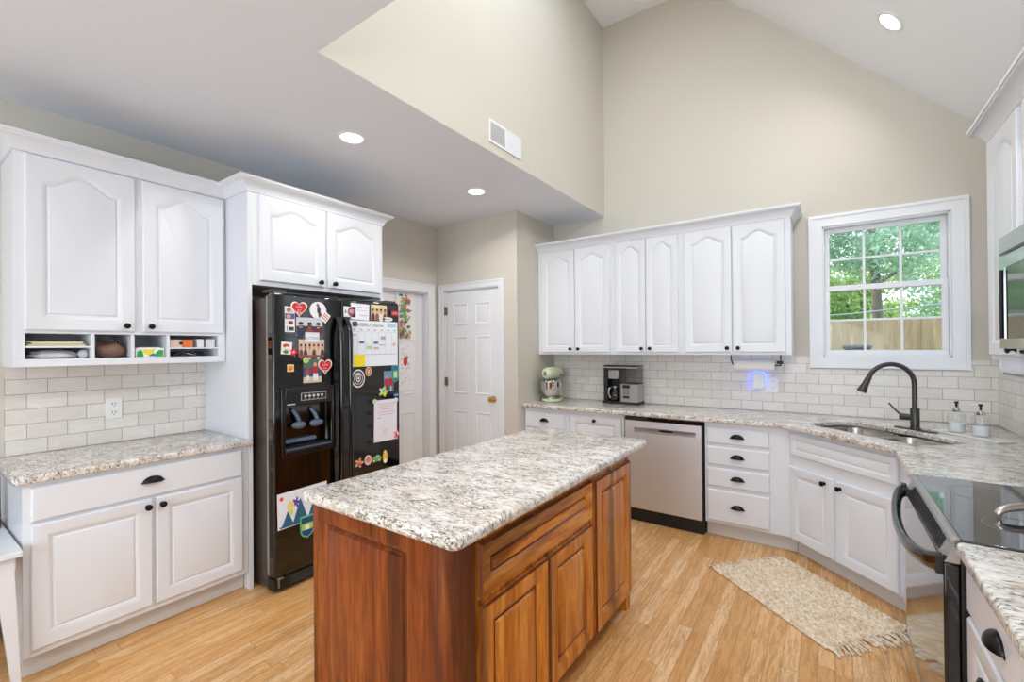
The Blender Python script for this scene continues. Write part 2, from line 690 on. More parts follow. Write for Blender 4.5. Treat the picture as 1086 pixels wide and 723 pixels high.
def cup_bm(c, a=0.046, d=0.026, h=0.026):
    """bin pull facing -y, centred on c"""
    b = B()
    nu, nv = 18, 8
    for inner in (0, 1):
        k = 1 - 0.07 * inner
        g = []
        for i in range(nu + 1):
            u = PI * i / nu
            row = []
            for j in range(nv + 1):
                v = PI / 2 * j / nv
                row.append(b.bm.verts.new((c[0] + a * k * math.cos(u), c[1] - d * k * math.sin(u) * math.cos(v) - 0.0, c[2] - h * 0.45 + h * 1.25 * k * math.sin(u) * math.sin(v))))
            g.append(row)
        for i in range(nu):
            for j in range(nv):
                q = [g[i][j], g[i + 1][j], g[i + 1][j + 1], g[i][j + 1]]
                b.bm.faces.new(q if inner == 0 else q[::-1])
    # flange against the drawer
    b.box(c[0] - a - 0.004, c[0] + a + 0.004, c[1] - 0.003, c[1] - 0.0005, c[2] - h * 0.45 - 0.002, c[2] - h * 0.45 + 0.006)
    bmesh.ops.remove_doubles(b.bm, verts=b.bm.verts, dist=1e-5)
    return b


def door(par, x, z, w, h, mat=CAB, arch=0.0, knob=None, name='door', stile=0.055, step=False, y=0.0, t=0.02, label=None):
    b = B()
    panel_bm(b, x, z, w, h, t=t, stile=stile, arch=arch, step=step, y=y, glaze=isinstance(mat, list))
    o = b.build(name, mat, par, smooth=30, label=label)
    if knob:
        knob_bm((knob[0], y - t, knob[1])).build('knob', KNOB, o)
    return o


def drawer(par, x, z, w, h, mat=CAB, pull=True, raised=False, knob=None, stile=0.045, step=False, y=0.0, label=None):
    b = B()
    panel_bm(b, x, z, w, h, t=0.02, stile=stile, flat=not raised, outer=0.007, n=4, step=step, y=y, glaze=isinstance(mat, list))
    o = b.build('drawer', mat, par, smooth=30, label=label)
    if pull:
        cup_bm((x + w / 2, y - 0.02, z + h * 0.52)).build('cup_pull', KNOB, o, smooth=60)
    if knob:
        knob_bm((knob[0], y - 0.02, knob[1])).build('knob', KNOB, o)
    return o


CROWN = [(0.0, 0.0), (0.008, 0.0), (0.010, 0.012), (0.014, 0.020), (0.022, 0.034), (0.034, 0.047), (0.048, 0.056), (0.058, 0.060), (0.060, 0.066), (0.066, 0.068), (0.066, 0.082), (0.0, 0.082)]


def sweep(name, path, prof, z, mat, parent=None, closed=False):
    """profile (out, up) swept along a 2D path with mitred corners; out is to the right of travel"""
    b = B()
    n = len(path)
    P = [Vector(p) for p in path]
    rings = []
    for i, p in enumerate(P):
        def nrm(a, c):
            d = (c - a).normalized()
            return Vector((d.y, -d.x))
        if i == 0:
            o = nrm(P[0], P[1])
        elif i == n - 1:
            o = nrm(P[-2], P[-1])
        else:
            n1, n2 = nrm(P[i - 1], p), nrm(p, P[i + 1])
            o = (n1 + n2)
            o = o / (o.dot(n1))
        rings.append([b.bm.verts.new((p.x + o.x * u, p.y + o.y * u, z + v)) for u, v in prof])
    k = len(prof)
    for a, c in zip(rings, rings[1:]):
        for i in range(k):
            j = (i + 1) % k
            b.bm.faces.new((a[i], a[j], c[j], c[i]))
    b.bm.faces.new(rings[0])
    b.bm.faces.new(rings[-1][::-1])
    return b.build(name, mat, parent, smooth=40)


# ------------------------------------------------------------------ the room
XL, YB, XR, YP, XPR, XS, YS, ZC = -3.506, 4.301, 0.935, 3.58, -2.4405, -1.844, 1.146, 2.782
YN, ZT = -3.0, 4.71


def struct(o):
    return prop(o, kind='structure')


struct(B().box(XL - 0.2, XR + 0.2, YN - 0.2, YB + 0.2, -0.1, 0.0).build('floor', FLOOR, smooth=0))
# left wall with the door opening
D1a, D1b, D1h = 2.70, 3.435, 2.05
b = B()
b.box(XL - 0.15, XL, YN, D1a, 0, ZC + 0.02).box(XL - 0.15, XL, D1b, YP + 0.12, 0, ZC + 0.02).box(XL - 0.15, XL, D1a, D1b, D1h, ZC + 0.02)
struct(b.build('wall_left', WALL, smooth=0))
# pantry front wall with its door opening, and the pantry's side wall
P1a, P1b, P1h = -3.395, -2.655, 2.075
b = B()
b.box(XL, P1a, YP, YP + 0.12, 0, ZC + 0.02).box(P1b, XPR, YP, YP + 0.12, 0, ZC + 0.02).box(P1a, P1b, YP, YP + 0.12, P1h, ZC + 0.02)
b.box(XPR - 0.1, XPR, YP + 0.12, YB, 0, ZC + 0.02)
struct(b.build('wall_pantry', WALL, smooth=0))
# back wall with window opening
WX0, WX1, WZ0, WZ1 = -0.022, 0.712, 1.37, 2.385
b = B()
b.box(XPR - 0.1, WX0, YB, YB + 0.16, 0, ZT + 0.1).box(WX1, XR + 0.15, YB, YB + 0.16, 0, ZT + 0.1)
b.box(WX0, WX1, YB, YB + 0.16, 0, WZ0).box(WX0, WX1, YB, YB + 0.16, WZ1, ZT + 0.1)
struct(b.build('wall_back', WALL, smooth=0))
# right wall with window opening
V0, V1 = 3.36, 4.09
b = B()
b.box(XR, XR + 0.15, YN, V0, 0, 2.95).box(XR, XR + 0.15, V1, YB, 0, 2.95).box(XR, XR + 0.15, V0, V1, 0, WZ0).box(XR, XR + 0.15, V0, V1, WZ1, 2.95)
struct(b.build('wall_right', WALL, smooth=0))
struct(B().box(XL - 0.15, XR + 0.15, YN - 0.15, YN, 0, ZC + 0.02).build('wall_near', WALL, smooth=0))
# upper walls of the vault, above the flat ceiling
struct(B().box(XS - 0.12, XS, YS, YB, ZC + 0.002, ZT + 0.1).build('wall_vault_left', WALL, smooth=0))
struct(B().box(XS - 0.12, XR + 0.15, YS - 0.12, YS, ZC + 0.002, ZT + 0.1).build('wall_vault_near', WALL, smooth=0))
b = B()
b.box(XL - 0.15, XS, YN, YB, ZC, ZC + 0.001).box(XS, XR + 0.15, YN, YS, ZC, ZC + 0.001)
struct(b.build('ceiling', CEIL, smooth=0))
# vaulted ceiling: flat top, then a 45 degree slope down to the right wall
sx0 = -0.923
b = B()
b.prism([(XS - 0.1, ZT), (sx0, ZT), (XR + 0.15, ZT - 0.9916 * (XR + 0.15 - sx0)), (XR + 0.15, ZT + 0.2), (XS - 0.1, ZT + 0.2)], YS - 0.1, YB + 0.1, 'y')
struct(b.build('ceiling_vault', CEILV, smooth=0))

# ceiling lights
CAN = pmat('downlight_diffuser', (1, 1, 1, 1), 0.5, emit=(1, 0.98, 0.95, 1), estr=9.0)


def downlight(loc, nrm, label, power=5.0):
    t = thing('recessed_light', label, 'ceiling light', loc, group=None)
    ax = Vector(nrm).normalized()
    B().lathe([(0.066, -0.002), (0.066, 0.002), (0.078, 0.006), (0.090, 0.003), (0.092, -0.002)], (0, 0, 0), ax, 40).build('trim_ring', TRIM, t)
    B().lathe([(0, 0.0015), (0.067, 0.0015), (0.067, -0.002), (0, -0.002)], (0, 0, 0), ax, 40).build('diffuser', CAN, t)
    q = ax.to_track_quat('-Z', 'Y').to_euler()
    l = lamp('ceiling_disk_light', 'AREA', Vector(loc) + ax * 0.012, power, (1.0, 0.96, 0.90), q, shape='DISK', size=0.12)
    l.data.spread = R(150)


downlight((-2.426, 1.735, ZC - 0.001), (0, 0, -1), 'round recessed light in the low ceiling in front of the refrigerator', 2.6)
downlight((-2.418, 2.947, ZC - 0.001), (0, 0, -1), 'round recessed light in the low ceiling before the six-panel pantry door')
sl = Vector((-0.9916, 0, -1)).normalized()
downlight(Vector((0.340, 3.628, 3.458)) + sl * 0.001, sl, 'round recessed light in the sloping vault ceiling above the window', 4)
lamp('ceiling_disk_light', 'AREA', Vector((0.340, 1.5, 3.458)) + sl * 0.012, 20, (0.97, 0.97, 0.96), sl.to_track_quat('-Z', 'Y').to_euler(), shape='DISK', size=0.12)  # added light out of view, brightens the sink side; no fixture here
for p in ((-1.9, -0.6, ZC), (-0.7, 0.35, ZC)):
    l = lamp('ceiling_disk_light', 'AREA', (p[0], p[1], p[2] - 0.012), 6, (1.0, 0.96, 0.90), (0, 0, 0), shape='DISK', size=0.12)

# tiles (UV in metres)


def tile_sheet(name, p, du, u0, u1, zs, flip=False):
    """rectangles [(u0,u1,z0,z1)] on a wall: p origin, du unit direction along the wall; tile uv in metres"""
    bm = bmesh.new()
    uvl = bm.loops.layers.uv.new('UVMap')
    nrm = Vector((du[1], -du[0], 0)) * (-1 if flip else 1)
    for (a, c, z0, z1) in zs:
        q = [(a, z0), (c, z0), (c, z1), (a, z1)]
        f0 = [bm.verts.new(Vector((p[0] + du[0] * u, p[1] + du[1] * u, z)) + nrm * 0.008) for u, z in q]
        k0 = [bm.verts.new(Vector((p[0] + du[0] * u, p[1] + du[1] * u, z)) + nrm * 0.0002) for u, z in q]
        fs = [bm.faces.new(f0)]
        for i in range(4):
            fs.append(bm.faces.new((f0[i], f0[(i + 1) % 4], k0[(i + 1) % 4], k0[i])))
        for f in fs:
            for lp in f.loops:
                v = lp.vert.co - Vector((p[0], p[1], 0))
                lp[uvl].uv = (v.x * du[0] + v.y * du[1] + u0, v.z - 0.915 + u1)
    bmesh.ops.recalc_face_normals(bm, faces=bm.faces)
    me = bpy.data.meshes.new(name)
    bm.to_mesh(me)
    bm.free()
    me.materials.append(TILE)
    o = bpy.data.objects.new(name, me)
    COL.objects.link(o)
    return struct(o)


tile_sheet('wall_tile_left', (XL, 0.403), (0, 1), 5.135, 7.95, [(0, 0.922, 0.9155, 1.384)])
tile_sheet('wall_tile_back', (XPR, YB), (1, 0), 5.038, 7.95, [(0.0, 2.224, 0.9155, 1.386), (2.224, 2.330, 0.9155, 1.370), (2.330, 3.236, 0.9155, 1.274), (3.236, 3.3755, 0.9155, 1.345)])
tile_sheet('wall_tile_right', (XR, YB - 0.008), (0, -1), 5.10, 7.95, [(0, 0.115, 0.9155, 1.345), (0.115, 4.5, 0.9155, 1.262)])

# ------------------------------------------------------------------ windows


def window(name, loc, rotz, w, h, z0, z1, far=0.0):
    """faces -y in its own frame; opening x 0..w, z z0..z1, wall face at y=0"""
    t = bpy.data.objects.new(name, None)
    COL.objects.link(t)
    t.location = loc
    t.rotation_euler = (0, 0, rotz)
    struct(t)
    cw = 0.085
    prof = 0
    b = B()
    # casing, picture-frame style with an outer back band
    for (a0, a1, c0, c1) in ((-cw, w + cw, z1, z1 + cw), (-cw, w + cw, z0 - cw, z0), (-cw, 0, z0, z1), (w, w + cw, z0, z1)):
        b.box(a0, a1, -0.018, -0.0005, c0, c1)
    ob = 0.018
    for (a0, a1, c0, c1) in ((-cw - 0.004, w + cw + 0.004, z1 + cw - ob, z1 + cw + 0.004), (-cw - 0.004, w + cw + 0.004, z0 - cw - 0.004, z0 - cw + ob), (-cw - 0.004, -cw + ob, z0 - cw + ob, z1 + cw - ob), (w + cw - ob, w + cw + 0.004, z0 - cw + ob, z1 + cw - ob)):
        b.box(a0, a1, -0.026, -0.0004, c0, c1)
    struct(b.build('window_casing', TRIM, t, smooth=0))
    b = B()
    # jamb and stops
    for (a0, a1, c0, c1) in ((0, 0.012, z0, z1), (w - 0.012, w, z0, z1), (0, w, z0, z0 + 0.012), (0, w, z1 - 0.012, z1)):
        b.box(a0, a1, -0.004, 0.13, c0, c1)
    struct(b.build('window_jamb', TRIM, t, bevel=0.002))
    zm = (z0 + z1) / 2 + 0.02

    def sash(y0, y1, c0, c1, bot, top, nm):
        sw = 0.032
        b = B()
        b.box(0.013, w - 0.013, y0, y1, c0, c0 + bot).box(0.013, w - 0.013, y0, y1, c1 - top, c1)
        b.box(0.013, 0.013 + sw, y0, y1, c0 + bot, c1 - top).box(w - 0.013 - sw, w - 0.013, y0, y1, c0 + bot, c1 - top)
        x0, x1 = 0.013 + sw, w - 0.013 - sw
        gz0, gz1 = c0 + bot, c1 - top
        ym = (y0 + y1) / 2
        for k in (1, 2):
            x = x0 + (x1 - x0) * k / 3
            b.box(x - 0.008, x + 0.008, ym - 0.009, ym + 0.009, gz0, gz1)
        zz = (gz0 + gz1) / 2
        b.box(x0, x1, ym - 0.0085, ym + 0.0085, zz - 0.008, zz + 0.008)
        s_ = struct(b.build(nm, TRIM, t, bevel=0.0025))
        g = B().box(x0 - 0.004, x1 + 0.004, ym - 0.002, ym + 0.002, gz0 - 0.004, gz1 + 0.004).build('window_pane', GLASS, t, smooth=0)
        struct(g)
    sash(0.060, 0.088, zm - 0.018, z1 - 0.013, 0.036, 0.034, 'upper_sash')
    sash(0.022, 0.052, z0 + 0.013, zm + 0.022, 0.036, 0.040, 'lower_sash')
    return t


window('window_1', (WX0, YB, 0), 0, WX1 - WX0, 0, WZ0, WZ1)
window('window_2', (XR, V1, 0), R(-90), V1 - V0, 0, WZ0, WZ1)

# ------------------------------------------------------------------ doors


def casing(name, x0, x1, ztop, loc, rotz, cw=0.07, par=None):
    b = B()
    b.box(x0 - cw, x0, -0.018, -0.0005, 0, ztop + cw).box(x1, x1 + cw, -0.018, -0.0005, 0, ztop + cw).box(x0, x1, -0.018, -0.0005, ztop, ztop + cw)
    b.box(x0 - cw - 0.004, x0 - cw + 0.014, -0.025, -0.018, 0, ztop + cw + 0.004).box(x1 + cw - 0.014, x1 + cw + 0.004, -0.025, -0.018, 0, ztop + cw + 0.004)
    b.box(x0 - cw + 0.014, x1 + cw - 0.014, -0.025, -0.018, ztop + cw - 0.014, ztop + cw + 0.004)
    o = b.build(name, TRIM, par, bevel=0.003, loc=loc)
    o.rotation_euler = (0, 0, rotz)
    return struct(o)


def door_leaf(par, w, h, y0, t, rows, cols=2, edge=0.11, mid=0.10):
    """panelled leaf: front at y0, thickness t; rows: list of (z0,z1)"""
    b = B()
    b.box(0.003, w - 0.003, y0, y0 + t, 0.008, h - 0.003)
    pw = (w - 2 * edge - mid * (cols - 1)) / cols
    for z0, z1 in rows:
        for c in range(cols):
            x = edge + c * (pw + mid)
            bm = b.bm
            def ring(d, yy):
                return [bm.verts.new(p) for p in ((x + d, yy, z0 + d), (x + pw - d, yy, z0 + d), (x + pw - d, yy, z1 - d), (x + d, yy, z1 - d))]
            L = [ring(0, y0 - 0.0003), ring(0.004, y0 - 0.007), ring(0.012, y0 - 0.007), ring(0.020, y0 - 0.0006), ring(0.024, y0 - 0.0006), ring(0.045, y0 - 0.006)]
            for a, c2 in zip(L, L[1:]):
                for i in range(4):
                    j = (i + 1) % 4
                    bm.faces.new((a[i], a[j], c2[j], c2[i]))
            bm.faces.new(L[-1])
    return struct(b.build('door_leaf', TRIM, par, smooth=30))


def jamb(par, w, h, d=0.12):
    b = B()
    b.box(-0.0, 0.012, -0.001, d, 0, h).box(w - 0.012, w, -0.001, d, 0, h).box(0.012, w - 0.012, -0.001, d, h - 0.012, h)
    return struct(b.build('door_jamb', TRIM, par, bevel=0.002))


ROWS = [(0.22, 0.86), (1.01, 1.60), (1.70, 1.93)]
d2 = bpy.data.objects.new('door_2', None)
COL.objects.link(d2)
d2.location = (P1a, YP, 0)
struct(d2)
casing('door_casing', 0, P1b - P1a, P1h, (0, 0, 0), 0, cw=0.062, par=d2)
jamb(d2, P1b - P1a, P1h)
dl = door_leaf(d2, P1b - P1a - 0.026, P1h - 0.014, 0.012, 0.035, [(0.22, 0.80), (0.98, 1.585), (1.70, 1.93)], edge=0.105, mid=0.10)
dl.location = (0.013, 0, 0)
kb = B()
kb.lathe([(0, 0), (0.032, 0.0005), (0.033, 0.006), (0.014, 0.012), (0.011, 0.030), (0.022, 0.038), (0.029, 0.052), (0.026, 0.066), (0, 0.072)], (P1b - P1a - 0.085, 0.011, 0.945), (0, -1, 0), 28)
struct(kb.build('door_knob', BRASS, d2, smooth=50))
for z in (0.28, 1.10, 1.86):
    hb = B().tube([(0.010, -0.004, z - 0.045), (0.010, -0.004, z + 0.045)], 0.006, 10).box(0.010, 0.034, -0.001, 0.011, z - 0.043, z + 0.043)
    struct(hb.build('hinge', pmat('aged_brass_hinge', '8d8066', 0.35, metal=0.9), d2))

d1 = bpy.data.objects.new('door_1', None)
COL.objects.link(d1)
d1.location = (XL, D1a, 0)
d1.rotation_euler = (0, 0, R(90))
struct(d1)
casing('door_casing', 0, D1b - D1a, D1h, (0, 0, 0), 0, cw=0.092, par=d1)
jamb(d1, D1b - D1a, D1h, 0.14)
dl = door_leaf(d1, D1b - D1a - 0.026, D1h - 0.014, 0.064, 0.035, [(0.22, 0.80), (0.98, 1.90)], edge=0.12, mid=0.10)
dl.location = (0.013, 0, 0)

# baseboards
for nm, bx in (('baseboard_pantry', (P1b + 0.067, XPR, YP - 0.014, YP - 0.0005, 0.0005, 0.12)), ('baseboard_near', (XL + 0.02, XR - 0.02, YN + 0.0005, YN + 0.014, 0.0005, 0.12)), ('baseboard_left', (XL + 0.0005, XL + 0.014, YN + 0.03, 0.38, 0.0005, 0.12))):
    struct(B().box(*bx).build(nm, TRIM, bevel=0.003))

# ------------------------------------------------------------------ left run: base cabinet, counter, wall cabinet
W90 = R(90)
t = thing('base_cabinet', 'white base cabinet with one wide drawer, against the tiled wall beside the refrigerator', 'cabinet', (-2.896, 0.385, 0), W90)
# local x -> world +y, local -y -> world +x
b = B().box(0, 0.938, 0, 0.606, 0.108, 0.878).box(0.02, 0.938, 0.075, 0.606, 0.001, 0.108)
b.build('body', CAB, t, bevel=0.0015)
B().box(0.004, 0.937, 0.060, 0.0745, 0.0005, 0.104).build('toe_kick', TOEM, t, bevel=0.004)
dr = drawer(t, 0.024, 0.706, 0.876, 0.150, pull=False)
cup_bm((0.462, -0.02, 0.790)).build('cup_pull', KNOB, dr, smooth=60)
door(t, 0.024, 0.140, 0.436, 0.552, knob=(0.438, 0.655))
door(t, 0.476, 0.140, 0.424, 0.552, knob=(0.500, 0.655))

o = slab('countertop', [fillet([(XL + 0.001, 0.352), (-2.861, 0.352), (-2.861, 1.343), (-2.8905, 1.343), (-2.8905, 1.3235), (XL + 0.001, 1.3235)], [0, 0.03, 0.012, 0, 0, 0])], 0.8785, 0.915, 0.011, GRANITE)
prop(o, 'short granite countertop on the white cabinet beside the refrigerator', 'countertop')

t = thing('wall_cabinet', 'white two-door wall cabinet over the short counter, with open cubbies along its bottom', 'cabinet', (-3.185, 0.396, 0), W90)
D = 0.3205
b = B()
b.box(0, 0.9265, 0, D, 1.550, 2.432)
b.box(0, 0.9265, 0, D, 1.385, 1.423)          # bottom board with face rail
b.box(0, 0.038, 0, D, 1.423, 1.550).box(0.884, 0.9265, 0, D, 1.423, 1.550)
b.box(0.038, 0.884, D - 0.012, D, 1.423, 1.550)
for x in (0.285, 0.4525, 0.618):
    b.box(x - 0.0075, x + 0.0075, 0, D - 0.012, 1.423, 1.550)
b.box(0.038, 0.2775, 0.002, D - 0.012, 1.478, 1.487).box(0.6255, 0.884, 0.002, D - 0.012, 1.469, 1.478)
b.build('body', CAB, t, bevel=0.0012)
door(t, 0.036, 1.566, 0.424, 0.858, arch=0.062, knob=(0.418, 1.597), stile=0.062)
door(t, 0.494, 1.566, 0.414, 0.858, arch=0.062, knob=(0.528, 1.597), stile=0.062)

# ------------------------------------------------------------------ refrigerator surround
t = thing('refrigerator_cabinet', 'tall white surround with two small arched doors above the black refrigerator', 'cabinet', (-2.893, 1.3255, 0), W90)
D = 0.612
B().box(0, 0.026, 0, D, 0.0005, 2.432).build('side_panel', CAB, t, bevel=0.001)
B().box(1.0, 1.0185, 0, D, 0.0005, 2.432).build('side_panel', CAB, t, bevel=0.001)
B().box(0.0262, 0.9998, 0, D, 1.862, 2.432).box(0.0262, 0.9998, D - 0.01, D, 0.3, 1.862).build('body', CAB, t, bevel=0.001)
door(t, 0.068, 1.892, 0.444, 0.535, arch=0.05, knob=(0.470, 1.922), stile=0.062)
door(t, 0.530, 1.892, 0.458, 0.535, arch=0.05, knob=(0.577, 1.922), stile=0.062)

cm = sweep('crown_molding', [(XL + 0.001, 0.396), (-3.185, 0.396), (-3.185, 1.3255), (-2.893, 1.3255), (-2.893, 2.344), (XL + 0.001, 2.344)], CROWN, 2.4325, CAB)
prop(cm, 'white crown molding stepping out from the cubby cabinet around the refrigerator surround', 'molding')

# ------------------------------------------------------------------ refrigerator
FX = -2.685
t = thing('refrigerator', 'black side-by-side refrigerator with ice dispenser, covered in magnets and pictures', 'refrigerator', (FX, 1.370, 0), W90)
B().box(0.006, 0.959, 0.082, 0.80, 0.025, 1.775).box(0.03, 0.93, 0.10, 0.78, 0.0008, 0.025).build('body', BLACKS, t, bevel=0.006)
B().box(0.0026, 0.452, 0.0712, 0.0815, 0.105, 1.785).box(0.462, 0.955, 0.0712, 0.0815, 0.105, 1.785).build('gasket', RUBBER, t)
# left door with a hole for the dispenser
x0, x1, z0, z1 = 0.002, 0.4535, 0.098, 1.800
hx0, hx1, hz0, hz1 = 0.070, 0.384, 0.842, 1.118
b = B()
bm = b.bm


def V(x, y, z):
    return bm.verts.new((x, y, z))


rf = 0.0
o4 = [V(x0, 0, z0), V(x1, 0, z0), V(x1, 0, z1), V(x0, 0, z1)]
h4 = [V(hx0, 0, hz0), V(hx1, 0, hz0), V(hx1, 0, hz1), V(hx0, 0, hz1)]
k4 = [V(hx0, 0.062, hz0), V(hx1, 0.062, hz0), V(hx1, 0.062, hz1), V(hx0, 0.062, hz1)]
b4 = [V(x0, 0.071, z0), V(x1, 0.071, z0), V(x1, 0.071, z1), V(x0, 0.071, z1)]
for i in range(4):
    j = (i + 1) % 4
    bm.faces.new((o4[i], o4[j], h4[j], h4[i]))
    bm.faces.new((h4[i], h4[j], k4[j], k4[i]))
    bm.faces.new((o4[j], o4[i], b4[i], b4[j]))
bm.faces.new(k4)
bm.faces.new(b4[::-1])
ld = b.build('door', BLACK, t, bevel=0.014, segs=4, smooth=40, label='narrow freezer door with the ice dispenser')
rd = B().box(0.4605, 0.963, 0, 0.071, 0.098, 1.800).build('door', BLACK, t, bevel=0.014, segs=4, smooth=40, label='wide refrigerator door')
# chrome-grey top caps
for d_, (a0, a1) in ((ld, (0.012, 0.44)), (rd, (0.474, 0.955))):
    B().box(a0, a1, 0.008, 0.066, 1.8002, 1.806).build('top_cap', pmat('dark_grey_cap', '55585a', 0.35, metal=0.4), d_, bevel=0.002)
for xx, d_ in ((0.424, ld), (0.490, rd)):
    pts, rr = [], []
    for i in range(25):
        f = i / 24
        z = 0.40 + 1.265 * f
        e = min(f, 1 - f) * 24
        yy = -0.012 - 0.046 * min(1, (e / 2.2)) ** 0.6
        pts.append((xx, yy, z))
        rr.append(0.013 + 0.006 * min(1, abs(f - 0.5) * 2) ** 2)
    B().tube(pts, rr, 14, flat=0.85, up=(1, 0, 0)).build('handle', BLACK, d_, smooth=60)
# dispenser
b = B()
fx0, fx1, fz0, fz1 = 0.044, 0.408, 0.806, 1.224
b.box(fx0, hx0, -0.012, -0.0003, fz0, fz1).box(hx1, fx1, -0.012, -0.0003, fz0, fz1).box(hx0, hx1, -0.012, -0.0003, fz0, hz0).box(hx0, hx1, -0.012, -0.0003, hz1, fz1)
df = b.build('dispenser_frame', pmat('satin_black_plastic', '0d0e10', 0.22, coat=0.3), ld, bevel=0.004)
b = B().box(0.165, 0.335, -0.0145, -0.0125, 1.142, 1.188)
b.m(1).box(0.168, 0.332, -0.0152, -0.0146, 1.145, 1.185)
b.m(2)
for k in range(5):
    b.lathe([(0, 0), (0.0085, 0), (0.0085, 0.003), (0.005, 0.0035), (0, 0.0035)], (0.192 + 0.028 * k, -0.0153, 1.168), (0, -1, 0), 12)
    b.box(0.188 + 0.028 * k, 0.196 + 0.028 * k, -0.0162, -0.0153, 1.149, 1.153)
b.build('control_panel', [pmat('silver_outline', 'c8ccd0', 0.4), pmat('panel_black', '0b0c0e', 0.3), pmat('button_grey', 'd4d8dc', 0.4)], ld, smooth=40)
B().box(0.078, 0.128, -0.0130, -0.0122, 1.122, 1.128).build('brand_plate', pmat('silver_outline', 'c8ccd0', 0.4), ld)
padm = pmat('blue_grey_lever', '5d6f86', 0.25, spec=0.5)
for xx in (0.165, 0.285):
    b = B()
    b.tube([(xx - 0.02, 0.055, 1.085), (xx, 0.036, 1.045), (xx + 0.01, 0.026, 1.01)], 0.012, 10)
    b.ball((xx + 0.012, 0.036, 0.985), 0.048, 0.022, 0.024)
    b.build('lever', padm, ld, smooth=70)
b = B().box(hx0 + 0.004, hx1 - 0.004, 0.003, 0.060, hz0 + 0.001, hz0 + 0.018)
b.m(1)
for k in range(15):
    b.box(hx0 + 0.012 + k * 0.02, hx0 + 0.020 + k * 0.02, 0.008, 0.052, hz0 + 0.018, hz0 + 0.022)
b.box(hx0 + 0.004, hx1 - 0.004, 0.001, 0.004, hz0 + 0.012, hz0 + 0.020)
b.build('drip_tray', [pmat('blue_grey_lever', '8296ad', 0.3), pmat('panel_black', '0b0c0e', 0.3)], ld)
B().box(hx0 + 0.002, hx0 + 0.222, 0.028, 0.060, 0.882, 0.902).build('cup_rest', padm, ld, bevel=0.004)
# bottom grille
b = B().box(0.006, 0.959, 0.010, 0.080, 0.020, 0.090)
b.m(1)
for z in (0.034, 0.047, 0.060, 0.073):
    b.box(0.10, 0.90, 0.0045, 0.0098, z, z + 0.006)
b.build('base_grille', [BLACKM, pmat('grille_slat_grey', '3c3f45', 0.3)], t, bevel=0.001)
for xx in (0.02, 0.91):
    B().box(xx, xx + 0.035, -0.004, 0.0095, 0.088, 0.097).box(xx + 0.004, xx + 0.012, -0.004, 0.009, 0.040, 0.088).build('hinge', pmat('grey_metal_hinge', '9a948c', 0.35, metal=0.8), t, bevel=0.001)
B().box(0.01, 0.10, 0.03, 0.14, 1.806, 1.822).build('hinge_cover', BLACKS, t, bevel=0.004)
B().box(0.86, 0.955, 0.03, 0.14, 1.806, 1.822).build('hinge_cover', BLACKS, t, bevel=0.004)

# ------------------------------------------------------------------ magnets, notes and pictures on the refrigerator doors


def flat_shape(kind, w, h):
    if kind == 'heart':
        p = []
        for i in range(36):
            a = 2 * PI * i / 36
            p.append((16 * math.sin(a) ** 3 / 34 * w, (13 * math.cos(a) - 5 * math.cos(2 * a) - 2 * math.cos(3 * a) - math.cos(4 * a) + 2.6) / 30 * h))
        return p
    if kind == 'oval':
        return [(w / 2 * math.cos(2 * PI * i / 32), h / 2 * math.sin(2 * PI * i / 32)) for i in range(32)]
    if kind == 'badge':
        return [(-w / 2, h / 2), (-w / 2, -h * 0.18), (-w * 0.36, -h * 0.36), (0, -h / 2), (w * 0.36, -h * 0.36), (w / 2, -h * 0.18), (w / 2, h / 2)]
    if kind == 'flower':
        return [((0.36 + 0.14 * math.cos(5 * a)) * w * math.cos(a), (0.36 + 0.14 * math.cos(5 * a)) * h * math.sin(a)) for a in [2 * PI * i / 40 for i in range(40)]]
    return [(-w / 2, -h / 2), (w / 2, -h / 2), (w / 2, h / 2), (-w / 2, h / 2)]


def C(hexs):
    return pmat('print_' + hexs, hexs, 0.45, vary=0.0)


GLYPH = {}


def text_bm(b, s, x, z, size, y, mi):
    """real lettering as flat mesh, facing -y"""
    cu = bpy.data.curves.new('txt', 'FONT')
    cu.body = s
    cu.size = size
    cu.align_x = 'CENTER'
    cu.align_y = 'CENTER'
    cu.resolution_u = 2
    o = bpy.data.objects.new('txt', cu)
    COL.objects.link(o)
    dg = bpy.context.evaluated_depsgraph_get()
    me = bpy.data.meshes.new_from_object(o.evaluated_get(dg))
    bpy.data.objects.remove(o)
    vs = [b.bm.verts.new((x + v.co.x, y, z + v.co.y)) for v in me.vertices]
    for p in me.polygons:
        try:
            f = b.bm.faces.new([vs[i] for i in p.vertices])
            f.material_index = mi
        except ValueError:
            pass
    bpy.data.meshes.remove(me)


NMAG = [0]


